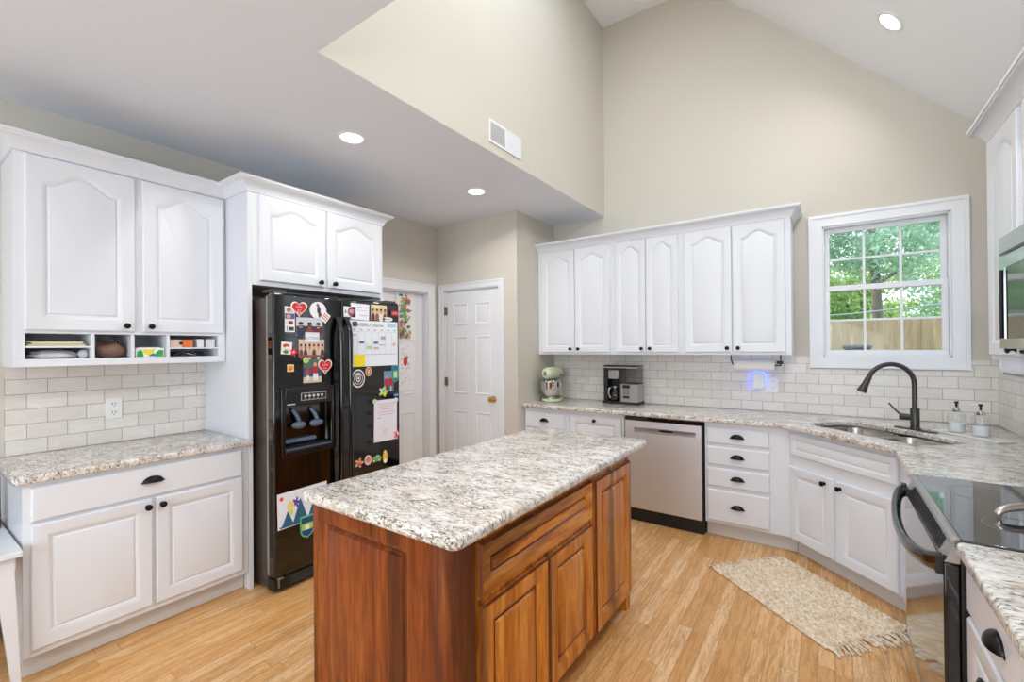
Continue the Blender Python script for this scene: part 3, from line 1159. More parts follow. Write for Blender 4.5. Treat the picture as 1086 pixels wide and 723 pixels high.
def magnet(name, label, cat, yz, shape, color, patches=(), group=None, rot=0.0, thick=0.0015, border=None, base=None, lift=0.0):
    """yz = (world y, world z, width, height); patches: (kind, u, v, w, h, colour[, text]) in fractions of the size from the centre"""
    y, z, w_, h_ = yz
    b = B()
    cols = [color]
    b.prism(flat_shape(shape, w_, h_), -thick, 0, 'y')
    lay = thick
    if border:
        cols.append(border)
        b.m(1)
        lay += 0.0003
        b.prism(flat_shape(shape, w_ * 0.86, h_ * 0.86), -lay, -lay + 0.0002, 'y')
    for q in patches:
        k, u, v, pw, ph, c = q[:6]
        if c not in cols:
            cols.append(c)
        lay += 0.00012
        if k == 'text':
            text_bm(b, q[6], u * w_, v * h_, ph * h_, -lay, cols.index(c))
            continue
        b.m(cols.index(c))
        pts = [(px + u * w_, pz + v * h_) for px, pz in flat_shape(k, pw * w_, ph * h_)]
        b.prism(pts, -lay, -lay + 0.0001, 'y')
    b.bm.normal_update()
    if rot:
        bmesh.ops.rotate(b.bm, verts=b.bm.verts, cent=(0, 0, 0), matrix=Matrix.Rotation(rot, 3, 'Y'))
    o = b.build(name, [C(c) for c in cols], None, smooth=0)
    bx = FX if base is None else base
    o.location = (bx + 0.0004 + lift, y, z)
    o.rotation_euler = (0, 0, W90)
    return prop(o, label, cat, group)


def people(cols, n, seed, y0=-0.05, size=0.30):
    rnd = random.Random(seed)
    out = []
    for i in range(n):
        u = (i + 0.5) / n - 0.5
        c = cols[i % len(cols)]
        out.append(('oval', u, y0 - 0.30, 0.9 / n, 0.62, c))
        out.append(('oval', u, y0 + 0.12, 0.52 / n, size, rnd.choice(['b98a70', 'caa083', '8f5f48', 'd8ae90'])))
        out.append(('oval', u, y0 + 0.23, 0.56 / n, size * 0.55, rnd.choice(['2a211f', '4b3327', '6b4a31', '1d1b22'])))
    return out


G1 = 'magnets and pictures on the refrigerator'
magnet('photo_strip', 'narrow strip of four small portraits at the upper corner of the freezer door', 'photo', (1.473, 1.644, 0.062, 0.156), 'rect', 'f0f0f2', [('rect', 0, 0.36, 0.8, 0.22, 'd8c4bb'), ('rect', 0, 0.12, 0.96, 0.22, '4a55a0'), ('oval', -0.12, 0.11, 0.5, 0.16, 'd29a86'), ('oval', -0.1, 0.37, 0.4, 0.17, '9c6a55'), ('rect', 0, -0.12, 0.8, 0.2, 'e4d9cf'), ('oval', 0.1, -0.13, 0.5, 0.15, '7d4538'), ('rect', 0.15, -0.37, 0.5, 0.15, '39414c'), ('rect', -0.28, -0.37, 0.1, 0.2, '6a7078')], G1)
magnet('heart_magnet', 'red heart magnet overlapping the portrait strip, near the top of the freezer door', 'magnet', (1.532, 1.707, 0.112, 0.099), 'heart', 'f4f2f0', [('text', 0, 0.17, 1, 0.20, 'f8f4f2', 'Love'), ('text', 0, -0.03, 1, 0.17, 'f8f4f2', 'is a'), ('text', 0, -0.20, 1, 0.17, 'f8f4f2', 'Bath')], G1, border='d1222f', lift=0.002)
magnet('round_photo', 'round white cut-out picture of a player with a bat', 'photo', (1.660, 1.710, 0.115, 0.109), 'oval', 'eceaee', [('oval', -0.02, 0.30, 0.18, 0.22, '8a6b60'), ('oval', 0.04, 0.02, 0.22, 0.45, '3a3550'), ('oval', 0.10, -0.26, 0.20, 0.36, '5b3a3c')], G1)
magnet('ticket_tag', 'small white tag with red lettering tilted against the round picture', 'magnet', (1.708, 1.668, 0.052, 0.062), 'rect', 'f1eeec', [('rect', 0, 0.25, 0.8, 0.1, 'c0453f'), ('rect', 0, 0.02, 0.8, 0.12, 'c0453f'), ('rect', 0, -0.23, 0.8, 0.1, 'c0453f')], G1, rot=R(38), lift=0.003)
magnet('photograph', 'photo of three children in sunglasses, on the freezer door', 'photo', (1.601, 1.602, 0.175, 0.114), 'rect', 'c9d2dc', [('rect', 0, -0.22, 1, 0.5, '3c3640')] + people(['2b3a55', '8c3b48', '5d2f3a'], 3, 1) + [('rect', -0.3, 0.02, 0.2, 0.05, '151515'), ('rect', 0.02, 0.02, 0.2, 0.05, '151515'), ('rect', 0.32, 0.02, 0.2, 0.05, '151515')], G1)
magnet('word_magnet', 'small white label magnet between the two photos of groups', 'magnet', (1.618, 1.537, 0.096, 0.060), 'rect', 'e6ecf2', [('text', 0, -0.12, 1, 0.5, '6d8fae', 'OUTINGS'), ('rect', 0, 0.34, 1, 0.06, 'e7b2b8')], G1, lift=0.002)
magnet('photograph', 'photo of a large group of people, just above the child in uniform', 'photo', (1.615, 1.466, 0.172, 0.111), 'rect', 'd9c2ab', people(['7a4038', '3d3f4a', 'c8b9a6', '5a3a30', 'd2c7bd', '40342f'], 6, 3) + [('rect', 0, -0.44, 1, 0.12, '9a4a3f')], G1)
magnet('santa_picture', 'small square picture of a face in a red cap', 'magnet', (1.452, 1.468, 0.067, 0.075), 'rect', 'e3e7e4', [('oval', -0.05, 0.18, 0.6, 0.35, 'c63b33'), ('oval', 0.05, -0.02, 0.5, 0.35, 'e5c1a8'), ('oval', -0.05, -0.3, 0.5, 0.3, '2f8a5d'), ('oval', 0.08, 0.02, 0.45, 0.12, 'f5f5f5')], G1, rot=R(4))
magnet('letter_magnet', 'bright red letter magnet overlapping the picture of the red cap', 'magnet', (1.493, 1.441, 0.044, 0.055), 'flower', 'da2a30', [('oval', 0, 0.05, 0.35, 0.3, 'f0a9a5')], G1, thick=0.006, lift=0.002)
magnet('smiley_magnet', 'little orange square smiley magnet above the ice dispenser', 'magnet', (1.476, 1.346, 0.042, 0.044), 'rect', 'e9d3a8', [('oval', 0, 0, 0.85, 0.8, 'f09a24'), ('oval', -0.18, 0.12, 0.12, 0.14, '40250f'), ('oval', 0.18, 0.12, 0.12, 0.14, '40250f'), ('rect', 0, -0.17, 0.4, 0.08, '40250f')], G1)
magnet('photograph', 'tall photo of a child in a red sports uniform', 'photo', (1.619, 1.326, 0.125, 0.156), 'rect', '37506e', [('rect', 0, -0.38, 1, 0.24, 'c9bf9d'), ('rect', 0, 0.3, 1, 0.4, '506b62'), ('oval', 0.12, 0.02, 0.34, 0.42, 'b02c33'), ('oval', 0.14, 0.24, 0.18, 0.18, 'd7a487'), ('oval', 0.10, -0.28, 0.16, 0.34, 'e4e4ea'), ('oval', 0.24, -0.28, 0.14, 0.32, 'e4e4ea'), ('oval', -0.26, -0.06, 0.26, 0.3, 'a8414b'), ('oval', -0.26, -0.30, 0.2, 0.22, 'dadbe3')], G1)
magnet('round_magnet', 'small pale green round magnet holding the photo of the uniformed child', 'magnet', (1.573, 1.392, 0.037, 0.038), 'oval', 'b9d98a', [('oval', 0, 0, 0.4, 0.4, '86b04e')], G1, thick=0.005, lift=0.002)
magnet('heart_magnet', 'red heart magnet with white border just above the ice dispenser', 'magnet', (1.706, 1.341, 0.105, 0.106), 'heart', 'f4f2f0', [('text', 0, 0.17, 1, 0.20, 'f8f4f2', 'Love'), ('text', 0, -0.03, 1, 0.17, 'f8f4f2', 'is a'), ('text', 0, -0.20, 1, 0.17, 'f8f4f2', 'Bath')], G1, border='d1222f', lift=0.002)
# child's drawing with mountains
pt = [('oval', -0.42, 0.34, 0.07, 0.12, 'dd5a2b'), ('flower', -0.14, 0.14, 0.16, 0.32, '6a35a8'), ('oval', -0.25, 0.08, 0.14, 0.28, 'e6e089'), ('oval', -0.26, -0.1, 0.1, 0.2, 'd8dd7a')]
drawing = magnet('childs_drawing', 'large child drawing of blue mountains and a flower low on the freezer door', 'drawing', (1.553, 0.491, 0.324, 0.215), 'rect', 'e8edf6', pt, G1, rot=R(-1))
b = B()
for (cx, hh, ww) in ((-0.10, 0.09, 0.075), (-0.02, 0.15, 0.10), (0.075, 0.14, 0.10), (0.145, 0.10, 0.06)):
    b.prism([(cx - ww / 2, -0.098), (cx + ww / 2, -0.098), (cx, -0.098 + hh)], -0.0030, -0.0027, 'y')
    b.prism([(cx - ww / 6, -0.098), (cx + ww / 8, -0.098), (cx + 0.004, -0.098 + hh * 0.6)], -0.0034, -0.0031, 'y')
b.box(-0.15, 0.15, -0.0032, -0.0029, -0.104, -0.094)
b.m(1)
rr_ = random.Random(5)
for i in range(26):
    x_, z_ = rr_.uniform(-0.05, 0.15), rr_.uniform(0.0, 0.09)
    b.box(x_, x_ + 0.006, -0.0029, -0.0027, z_, z_ + 0.006)
b.build('crayon_mountains', [C('2f6688'), C('79b0d8')], drawing, smooth=0)
magnet('badge_magnet', 'green and navy shield badge hanging from the child drawing', 'magnet', (1.576, 0.349, 0.093, 0.142), 'badge', '6fc07d', [('rect', 0, 0.30, 0.80, 0.22, '1f4e7c'), ('rect', 0, 0.02, 0.80, 0.28, 'a8d46a'), ('rect', 0, -0.02, 0.30, 0.22, 'e9f2da'), ('oval', 0, -0.25, 0.6, 0.26, '1b4a86')], G1, border='28628a', lift=0.003)
G2 = G1
magnet('round_magnet', 'white card with a round red picture beside the handwritten note', 'magnet', (1.894, 1.715, 0.094, 0.071), 'rect', 'e9e6ea', [('oval', 0.14, 0, 0.62, 0.85, '8c4a56'), ('oval', 0.14, 0.05, 0.4, 0.4, 'c8a6a4'), ('rect', -0.34, 0, 0.12, 0.3, '706a70')], G2)
magnet('handwritten_note', 'white handwritten note at the top of the refrigerator door', 'note', (1.978, 1.720, 0.152, 0.113), 'rect', 'eeeef6', [('rect', 0.1, 0.28, 0.6, 0.03, 'b9bbd6'), ('rect', 0.02, 0.08, 0.7, 0.03, 'c3c4dc'), ('rect', 0.2, -0.22, 0.45, 0.04, 'a9aac6')], G2, rot=R(1.5))
magnet('photograph', 'photo of people in warm beige tones at the top of the refrigerator door', 'photo', (2.141, 1.723, 0.140, 0.111), 'rect', 'dcc4a8', [('rect', 0, 0.36, 1, 0.28, 'e6d8a8')] + people(['54342c', '8c5a44', 'e5ddd6', '70402f'], 4, 8), G2)
magnet('name_magnet', 'red label magnet at the top corner of the refrigerator door', 'magnet', (2.279, 1.726, 0.082, 0.040), 'rect', '141414', [('rect', 0.08, 0, 0.80, 0.9, 'c5262c'), ('text', 0.08, 0, 1, 0.5, 'f3d9d6', 'LOVE')], G2, thick=0.004)
magnet('oval_magnet', 'small white oval magnet above the weekly planner', 'magnet', (2.216, 1.678, 0.097, 0.032), 'oval', 'ebebef', [('rect', 0.1, 0, 0.5, 0.2, 'b0b0b8'), ('rect', -0.34, 0, 0.25, 0.5, '31436b')], G2, thick=0.003, lift=0.002)
pl = [('text', -0.08, 0.405, 1, 0.10, '26262a', 'WEEKLY planner'), ('rect', 0.37, 0.41, 0.20, 0.07, 'a9d0e3')]
for k in range(7):
    pl.append(('rect', -0.42 + k * 0.142, 0.30, 0.05, 0.018, '8c8f9a'))
for k in range(6):
    pl.append(('rect', -0.345 + k * 0.142, 0.01, 0.004, 0.50, 'a5bccf'))
pl += [('rect', 0, -0.24, 0.92, 0.010, '8fa9c8'), ('rect', 0, 0.26, 0.94, 0.006, 'b6c4d2'), ('rect', -0.27, 0.03, 0.09, 0.05, '5079a8'), ('rect', 0.02, 0.02, 0.09, 0.05, '5a6fa8'), ('rect', 0.17, 0.13, 0.10, 0.07, 'b3a8d4'), ('rect', 0.16, -0.03, 0.13, 0.02, '9ab58f'), ('rect', -0.12, -0.08, 0.12, 0.05, '9fcf96'), ('rect', 0.02, -0.10, 0.09, 0.05, 'e6a9b4'), ('heart', 0.42, -0.03, 0.08, 0.10, 'f0a4ae'), ('rect', -0.42, 0.19, 0.10, 0.02, 'a49bd0')]
magnet('weekly_planner', 'white weekly planner board on the refrigerator door', 'planner', (2.101, 1.497, 0.420, 0.324), 'rect', 'e9eff6', pl, thick=0.003)
magnet('round_magnet', 'dark teal round magnet on the corner of the weekly planner', 'magnet', (1.932, 1.634, 0.042, 0.036), 'oval', '1f3a44', [('oval', 0, 0, 0.5, 0.5, '4a7480')], G2, thick=0.005, lift=0.005)
magnet('sticky_note', 'yellow sticky note on the lower corner of the weekly planner', 'note', (1.968, 1.378, 0.089, 0.084), 'rect', 'f7e21e', [('rect', 0, 0.2, 0.5, 0.02, 'cdb520')], G2, thick=0.001, lift=0.005)
magnet('crest_sticker', 'round black and white crest sticker below the sticky note', 'sticker', (1.961, 1.253, 0.108, 0.128), 'oval', 'e4e4e6', [('oval', 0, 0, 0.84, 0.84, '17181a'), ('oval', 0, 0, 0.66, 0.66, 'e4e4e6'), ('oval', 0, 0, 0.58, 0.58, '17181a'), ('badge', 0, 0, 0.34, 0.44, 'e4e4e6'), ('badge', 0, 0, 0.22, 0.30, '17181a'), ('badge', 0, 0, 0.12, 0.17, 'e4e4e6')], G2, thick=0.0008)
magnet('football_magnet', 'small brown oval football magnet below the weekly planner', 'magnet', (2.046, 1.297, 0.053, 0.067), 'oval', 'e7c7ac', [('oval', 0, 0, 0.8, 0.84, 'b06a45'), ('rect', 0, 0.02, 0.12, 0.4, 'f2e7da'), ('rect', 0, 0.1, 0.4, 0.06, 'f2e7da'), ('rect', 0, -0.1, 0.4, 0.06, 'f2e7da')], G2, thick=0.003)
magnet('photograph', 'photo of players in red shirts beside the teal banner magnet', 'photo', (2.227, 1.217, 0.093, 0.155), 'rect', '4d6f94', [('rect', 0, 0.3, 1, 0.35, '6b93b8'), ('oval', -0.22, -0.05, 0.42, 0.45, 'c22a2e'), ('oval', 0.24, -0.05, 0.42, 0.45, 'b5262b'), ('oval', -0.2, 0.2, 0.2, 0.14, 'd3a184'), ('oval', 0.22, 0.2, 0.2, 0.14, 'c08a6c'), ('rect', -0.2, -0.36, 0.12, 0.26, '2b2b38'), ('rect', 0.2, -0.36, 0.12, 0.26, 'd7d7dc')], G2)
magnet('banner_magnet', 'teal and green pointed banner magnet at the edge of the refrigerator door', 'magnet', (2.287, 1.267, 0.066, 0.132), 'badge', '3d9aa4', [('rect', 0, 0.34, 0.84, 0.2, '2d6f93'), ('rect', 0, -0.02, 0.6, 0.42, '8fd07c'), ('rect', 0, -0.04, 0.3, 0.24, 'd9e8b6')], G2, border='23717f', lift=0.002)
magnet('flower_magnet', 'yellow and pale blue flower magnet under the photo of the red-shirted players', 'magnet', (2.172, 1.144, 0.090, 0.083), 'flower', 'c7cf5a', [('oval', -0.15, 0.1, 0.4, 0.4, 'a9c7cf'), ('oval', 0.16, -0.18, 0.3, 0.3, 'e0dc3e'), ('oval', 0, 0.05, 0.2, 0.2, '57789a')], G2, thick=0.004, lift=0.004)
tx = [('rect', 0.02, 0.40 - 0.065 * k, 0.78 - 0.12 * (k % 3), 0.014, 'd9a7b0') for k in range(5)] + [('rect', -0.30, 0.07, 0.15, 0.016, '9a9cc0'), ('rect', -0.05, -0.24, 0.14, 0.02, 'd8b09a'), ('rect', -0.05, -0.32, 0.10, 0.02, 'd8b09a')]
magnet('handwritten_list', 'large white handwritten sheet low on the refrigerator door', 'note', (2.196, 0.931, 0.210, 0.304), 'rect', 'e7e6f0', tx, G2, rot=R(1))
magnet('butterfly_magnet', 'pink butterfly magnet at the bottom corner of the handwritten sheet', 'magnet', (2.293, 0.808, 0.058, 0.075), 'flower', 'e3919d', [('oval', 0, 0, 0.25, 0.6, 'c73a4c'), ('oval', 0.2, 0.15, 0.3, 0.25, 'f6dde0')], G2, thick=0.004, lift=0.003)
magnet('round_magnet', 'pale round magnet at the inner top corner of the handwritten sheet', 'magnet', (2.096, 1.078, 0.033, 0.034), 'oval', 'dfe6bd', [('oval', 0, 0, 0.5, 0.5, 'b8c47c')], G2, thick=0.005, lift=0.003)
magnet('round_magnet', 'white round magnet at the outer top corner of the handwritten sheet', 'magnet', (2.291, 1.072, 0.034, 0.032), 'oval', 'ececec', [('oval', 0, 0, 0.5, 0.5, 'c0c4c8')], G2, thick=0.005, lift=0.003)
magnet('blue_magnet', 'small blue rectangular magnet just above the handwritten sheet', 'magnet', (2.295, 1.108, 0.046, 0.026), 'rect', '2c5a86', [('rect', 0, 0, 0.7, 0.3, '9cc0dc')], G2, thick=0.003)
magnet('paw_magnet', 'orange paw magnet, the first of the bottom row on the refrigerator door', 'magnet', (1.962, 0.662, 0.073, 0.068), 'flower', 'f3e4d6', [('oval', 0, -0.12, 0.5, 0.42, 'e0641f'), ('oval', -0.28, 0.10, 0.2, 0.26, 'e0641f'), ('oval', -0.09, 0.27, 0.2, 0.26, 'e0641f'), ('oval', 0.12, 0.27, 0.2, 0.26, 'e0641f'), ('oval', 0.30, 0.10, 0.2, 0.26, 'e0641f')], G2, thick=0.003)
magnet('face_magnet', 'pale pink round magnet between the orange paw and the green car magnets', 'magnet', (2.037, 0.668, 0.060, 0.071), 'oval', 'ecc3b7', [('oval', 0, 0.02, 0.6, 0.55, 'd98c84'), ('oval', -0.14, 0.1, 0.12, 0.12, '6a3a36'), ('oval', 0.14, 0.1, 0.12, 0.12, '6a3a36')], G2, thick=0.003)
magnet('car_magnet', 'green toy car magnet in the bottom row on the refrigerator door', 'magnet', (2.111, 0.662, 0.087, 0.040), 'oval', '79a84e', [('oval', 0.08, 0.35, 0.5, 0.7, '8fbf86'), ('oval', -0.28, -0.35, 0.2, 0.36, 'd9dbe0'), ('oval', 0.28, -0.35, 0.2, 0.36, 'd9dbe0')], G2, thick=0.003)
magnet('duck_magnet', 'tall yellow duck magnet, the last of the bottom row on the refrigerator door', 'magnet', (2.187, 0.662, 0.040, 0.097), 'oval', 'e8c93c', [('oval', 0, 0.30, 0.7, 0.32, 'f3df86'), ('oval', 0.05, -0.30, 0.8, 0.30, 'f4f1ea'), ('oval', -0.25, 0.28, 0.4, 0.12, 'dd7a22')], G2, thick=0.003)

# papers taped on the door beside the refrigerator
ppts = []
rr_ = random.Random(11)
for i in range(95):
    u_, v_ = rr_.uniform(-0.36, 0.22), rr_.uniform(-0.46, 0.45)
    c_ = rr_.choice(['4fa09a', '3f8f96', '79b56a', 'e0b25a', 'd8a06a', 'c46a7e', 'b4607a', '8a6b50', '7fae58'] if v_ > -0.1 else ['8a6b50', '7a5b48', 'b4607a', '9aa25a', '6b5a50', 'caa27c'])
    ppts.append((rr_.choice(['oval', 'flower']), u_, v_, rr_.uniform(0.08, 0.24), rr_.uniform(0.04, 0.10), c_))
magnet('painted_paper', 'long sheet with splashed teal, yellow and brown paint, taped high on the white door', 'drawing', (3.18, 1.79, 0.245, 0.485), 'rect', 'efeeee', ppts, 'art papers taped on the white door', base=XL - 0.0565, rot=R(-1))
ppts = [('oval', -0.10, 0.12, 0.26, 0.20, 'c7283c'), ('oval', 0.02, 0.20, 0.12, 0.07, 'd2495a')]
for i in range(34):
    ppts.append(('oval', rr_.uniform(-0.35, 0.25), rr_.uniform(-0.42, 0.45), rr_.uniform(0.02, 0.07), rr_.uniform(0.01, 0.03), rr_.choice(['c7283c', '7c8a4a', '5a4a4a', 'a03848'])))
magnet('painted_paper', 'sheet with a red painted bird, taped below the other on the white door', 'drawing', (3.19, 1.27, 0.21, 0.480), 'rect', 'eeedef', ppts, 'art papers taped on the white door', base=XL - 0.0565, rot=R(0.6))

# ------------------------------------------------------------------ outlets, vent, desk
t = thing('electrical_outlet', 'white outlet plate in the tiles over the short counter', 'outlet', (XL + 0.0085, 0.839, 1.117), W90)
B().box(-0.039, 0.039, -0.006, -0.0002, -0.060, 0.060).build('cover_plate', WHITEP, t, bevel=0.003)
for dz in (-0.025, 0.025):
    b = B().box(-0.017, 0.017, -0.0085, -0.0062, dz - 0.018, dz + 0.018)
    b.m(1).box(-0.009, -0.006, -0.0088, -0.0086, dz - 0.003, dz + 0.010).box(0.006, 0.009, -0.0088, -0.0086, dz - 0.003, dz + 0.010).box(-0.002, 0.002, -0.0088, -0.0086, dz - 0.013, dz - 0.008)
    b.build('socket', [WHITEP, BLACKM], t)

t = thing('air_vent', 'white louvred air vent low on the vault wall', 'vent', (XS + 0.0005, 2.573, 2.922), W90)
b = B()
w2, h2 = 0.193, 0.078
b.box(-w2, w2, -0.008, -0.0005, h2 - 0.016, h2).box(-w2, w2, -0.008, -0.0005, -h2, -h2 + 0.016).box(-w2, -w2 + 0.018, -0.008, -0.0005, -h2 + 0.016, h2 - 0.016).box(w2 - 0.018, w2, -0.008, -0.0005, -h2 + 0.016, h2 - 0.016).box(-0.012, 0.006, -0.008, -0.0005, -h2 + 0.016, h2 - 0.016)
b.build('frame', TRIM, t, bevel=0.002)
B().box(-w2 + 0.018, w2 - 0.018, -0.001, -0.0002, -h2 + 0.016, h2 - 0.016).build('duct', pmat('dark_duct', '6d6a63', 0.8), t)
b = B()
for k in range(8):
    z = -h2 + 0.024 + k * 0.0155
    b.box(-w2 + 0.018, -0.012, -0.0072, -0.0056, z - 0.005, z + 0.005, rot=Matrix.Rotation(R(42), 3, 'X'))
    b.box(0.006, w2 - 0.018, -0.0072, -0.0056, z - 0.0085, z + 0.0085, rot=Matrix.Rotation(R(-8), 3, 'X'))
b.build('louvers', TRIM, t, smooth=0)

t = thing('desk', 'low white wooden table standing against the end of the white base cabinet', 'desk', (-2.80, 0.376, 0), W90)
B().box(-1.0, -0.001, 0.0, 0.69, 0.592, 0.617).build('tabletop', CAB, t, bevel=0.004)
B().box(-0.98, -0.02, 0.025, 0.045, 0.53, 0.5915).box(-0.045, -0.025, 0.050, 0.66, 0.53, 0.5915).build('apron', CAB, t, bevel=0.002)
for lx in (-0.085, -0.96):
    for ly in (0.024, 0.62):
        b = B()
        top = [(lx, ly), (lx + 0.060, ly), (lx + 0.060, ly + 0.045), (lx, ly + 0.045)]
        sft = 0.050 if lx > -0.5 else -0.02
        bot = [(p[0] + sft + 0.008, p[1]) for p in top]
        a = [b.bm.verts.new((x, y, 0.5912 if ly < 0.1 else 0.5912)) for x, y in top]
        c = [b.bm.verts.new((min(x, -0.002), y, 0.0008)) for x, y in bot]
        b.bm.faces.new(a)
        b.bm.faces.new(c[::-1])
        for i in range(4):
            b.bm.faces.new((a[i], c[i], c[(i + 1) % 4], a[(i + 1) % 4]))
        if ly < 0.1:
            for v in b.bm.verts:
                v.co.y -= 0.0
        b.build('leg', CAB, t, bevel=0.002)
o = B().box(-0.20, -0.012, 0.0, 0.020, 0, 0.262, rot=Matrix.Rotation(R(-4), 3, 'X'), about=(0, 0, 0)).build('picture_frame', pmat('dark_brown_frame', '2b211d', 0.4), None, bevel=0.002)
o.location = (-3.235, 0.373, 0.6205)
o.rotation_euler = (0, 0, W90)
prop(o, 'dark brown framed board standing on the low white table against the cabinet end', 'picture frame')

# ------------------------------------------------------------------ things in the cubbies
XF = -3.185
rnd = random.Random(2)


def crumple(name, mat, c, rx, ry, rz, seed, label, cat, amp=0.25, freq=3.0, seg=28):
    r = random.Random(seed)
    b = B()
    b.ball(c, 1, 1, 1, seg, seg // 2)
    ph = [(Vector((r.gauss(0, 1), r.gauss(0, 1), r.gauss(0, 1))) * freq, r.uniform(0, 6)) for _ in range(7)]
    for v in b.bm.verts:
        d = (v.co - Vector(c))
        k = 1 + amp * sum(math.sin(d.dot(a) + p) for a, p in ph) / 7 * 1.6
        n = Vector((d.x * rx * k, d.y * ry * k, max(-rz * 0.85, d.z * rz * k)))
        v.co = Vector(c) + n
    o = b.build(name, mat, None, smooth=50)
    return prop(o, label, cat)


def sheets(name, y0, y1, z, n, cols, label, cat, seed, dep=0.22):
    r = random.Random(seed)
    b = B()
    zz = z
    for k in range(n):
        h = r.uniform(0.002, 0.0045)
        b.m(k % len(cols))
        s_ = r.uniform(0, 0.025)
        e_ = r.uniform(0, 0.035)
        b.box(XF - dep, XF - 0.014 - r.uniform(0, 0.02), y0 + s_, y1 - e_, zz, zz + h)
        zz += h
    o = b.build(name, [C(c) for c in cols], None, smooth=0)
    return prop(o, label, cat)


sheets('paper_stack', 0.440, 0.672, 1.4875, 7, ['e9e4b8', 'f1efe6', 'dcd6a8', 'efece0'], 'loose stack of cream envelopes in the upper shelf of the widest cubby', 'paper stack', 4)
crumple('plastic_bag', pmat('crumpled_white_bag', 'd9dade', 0.5), (XF - 0.09, 0.545, 1.4415), 0.06, 0.095, 0.0215, 5, 'crumpled white bag lying under the cream envelopes in the cubby', 'bag', 0.3, 4)
crumple('yarn_ball', pmat('grey_speckled_ball', 'bfc0c4', 0.8), (XF - 0.05, 0.652, 1.4445), 0.022, 0.021, 0.023, 9, 'small grey ball beside the crumpled white bag in the cubby', 'ball', 0.06, 3)
t = thing('brown_pouch', 'lumpy brown leather pouch filling the second cubby', 'bag', (XF - 0.075, 0.766, 1.4235))
b = B()
b.ball((0, 0, 0.038), 0.055, 0.067, 0.045, 28, 16)
for v in b.bm.verts:
    v.co.z = max(0.0005, v.co.z * (1 + 0.07 * math.sin(v.co.y * 70)))
b.build('pouch_body', pmat('worn_brown_leather', '7d5f4f', 0.55, vary=0.25, vscale=30), t, smooth=60)
pts = [(0.03 + 0.004 * math.cos(i), -0.05 + 0.1 * i / 14, 0.086 + 0.012 * math.sin(i * 1.3)) for i in range(15)]
B().tube(pts, 0.004, 8).build('drawstring', pmat('dark_cord', '2f2a2b', 0.7), t)
t = thing('snack_box', 'white box printed with green, yellow and blue shapes, in the third cubby', 'box', (XF - 0.055, 0.932, 1.4235), W90)
b = B().box(-0.066, 0.066, -0.035, 0.045, 0.0, 0.052)
b.m(1).prism([(-0.062, 0.002), (-0.03, 0.002), (-0.034, 0.03), (-0.045, 0.042), (-0.058, 0.03)], -0.0362, -0.0352, 'y').prism([(0.02, 0.002), (0.062, 0.002), (0.062, 0.038), (0.045, 0.042), (0.03, 0.03)], -0.0362, -0.0352, 'y')
b.m(2).prism([(-0.036, 0.044), (0.022, 0.044), (0.014, 0.018), (-0.004, 0.010), (-0.024, 0.018)], -0.0366, -0.0363, 'y')
b.m(3).prism([(-0.008, 0.004), (0.024, 0.006), (0.022, 0.020), (0.004, 0.016)], -0.037, -0.0367, 'y')
b.build('carton', [C('eef0ee'), C('2f9e4f'), C('ecd23a'), C('2a6fc0')], t, smooth=0)
B().box(-0.055, 0.050, -0.03, 0.03, 0.0525, 0.056).build('lid', C('d9d9dd'), t)
# fourth cubby
t = thing('card_box', 'flat orange and pink box with a black star in the last cubby', 'box', (XF - 0.05, 1.088, 1.4785), W90)
b = B().box(-0.060, 0.058, -0.03, 0.05, 0, 0.046)
b.m(1).box(0.0, 0.058, -0.0312, -0.0302, 0.0, 0.046)
b.m(2)
star = [((0.016 if i % 2 == 0 else 0.007) * math.sin(PI * i / 5) - 0.004, 0.024 + (0.016 if i % 2 == 0 else 0.007) * math.cos(PI * i / 5)) for i in range(10)]
b.prism(star, -0.0322, -0.0314, 'y')
b.build('carton', [C('dfc9bd'), C('e2783f'), C('23252a')], t, smooth=0)
for yy, ww, lab in ((1.188, 0.034, 'white paperback standing next to the orange box in the last cubby'), (1.245, 0.044, 'thick white book at the end of the last cubby')):
    b = B().box(-ww / 2, ww / 2, -0.03, 0.08, 0, 0.050)
    if ww > 0.04:
        b.m(1)
        for k in range(4):
            b.box(-ww / 2 + 0.006 + k * 0.010, -ww / 2 + 0.0075 + k * 0.010, -0.0306, -0.0301, 0.002, 0.048)
    o = b.build('book', [C('e3e3e3'), C('b4b4b8')], None, bevel=0.001)
    o.location = (XF - 0.05, yy, 1.4785)
    o.rotation_euler = (0, 0, W90)
    prop(o, lab, 'book')
b = B()
rr_ = random.Random(8)
for q in range(5):
    pts = []
    y = 1.04 + q * 0.03
    for i in range(22):
        f = i / 21
        pts.append((XF - 0.09 + 0.055 * math.sin(f * 9 + q), min(1.268, max(1.035, y + 0.06 * math.sin(f * 6 + q * 2))), 1.4275 + 0.012 + 0.009 * math.sin(f * 13 + q * 1.7)))
    b.m(1 if q == 3 else 0)
    b.tube(pts, 0.0028, 6)
o = b.build('charging_cable', [C('1b1b1d'), C('c9c9cc')], None, smooth=50)
prop(o, 'tangle of dark charging cables in the lower half of the last cubby', 'cable')

# ------------------------------------------------------------------ back run: base cabinets
YF_ = 3.705
DEP = YB - 0.001 - YF_
BD = 0.585


def base(name, label, x0, x1):
    t = thing(name, label, 'cabinet', (x0, YF_, 0))
    w_ = x1 - x0
    B().box(0, w_, 0, BD, 0.112, 0.8775).box(0, w_, 0.065, BD, 0.001, 0.112).build('body', CAB, t, bevel=0.001)
    B().box(0.001, w_ - 0.001 + (0.041 if name == 'drawer_cabinet' else 0), 0.052, 0.0645, 0.0005, 0.108).build('toe_kick', TOEM, t, bevel=0.003)
    return t, w_


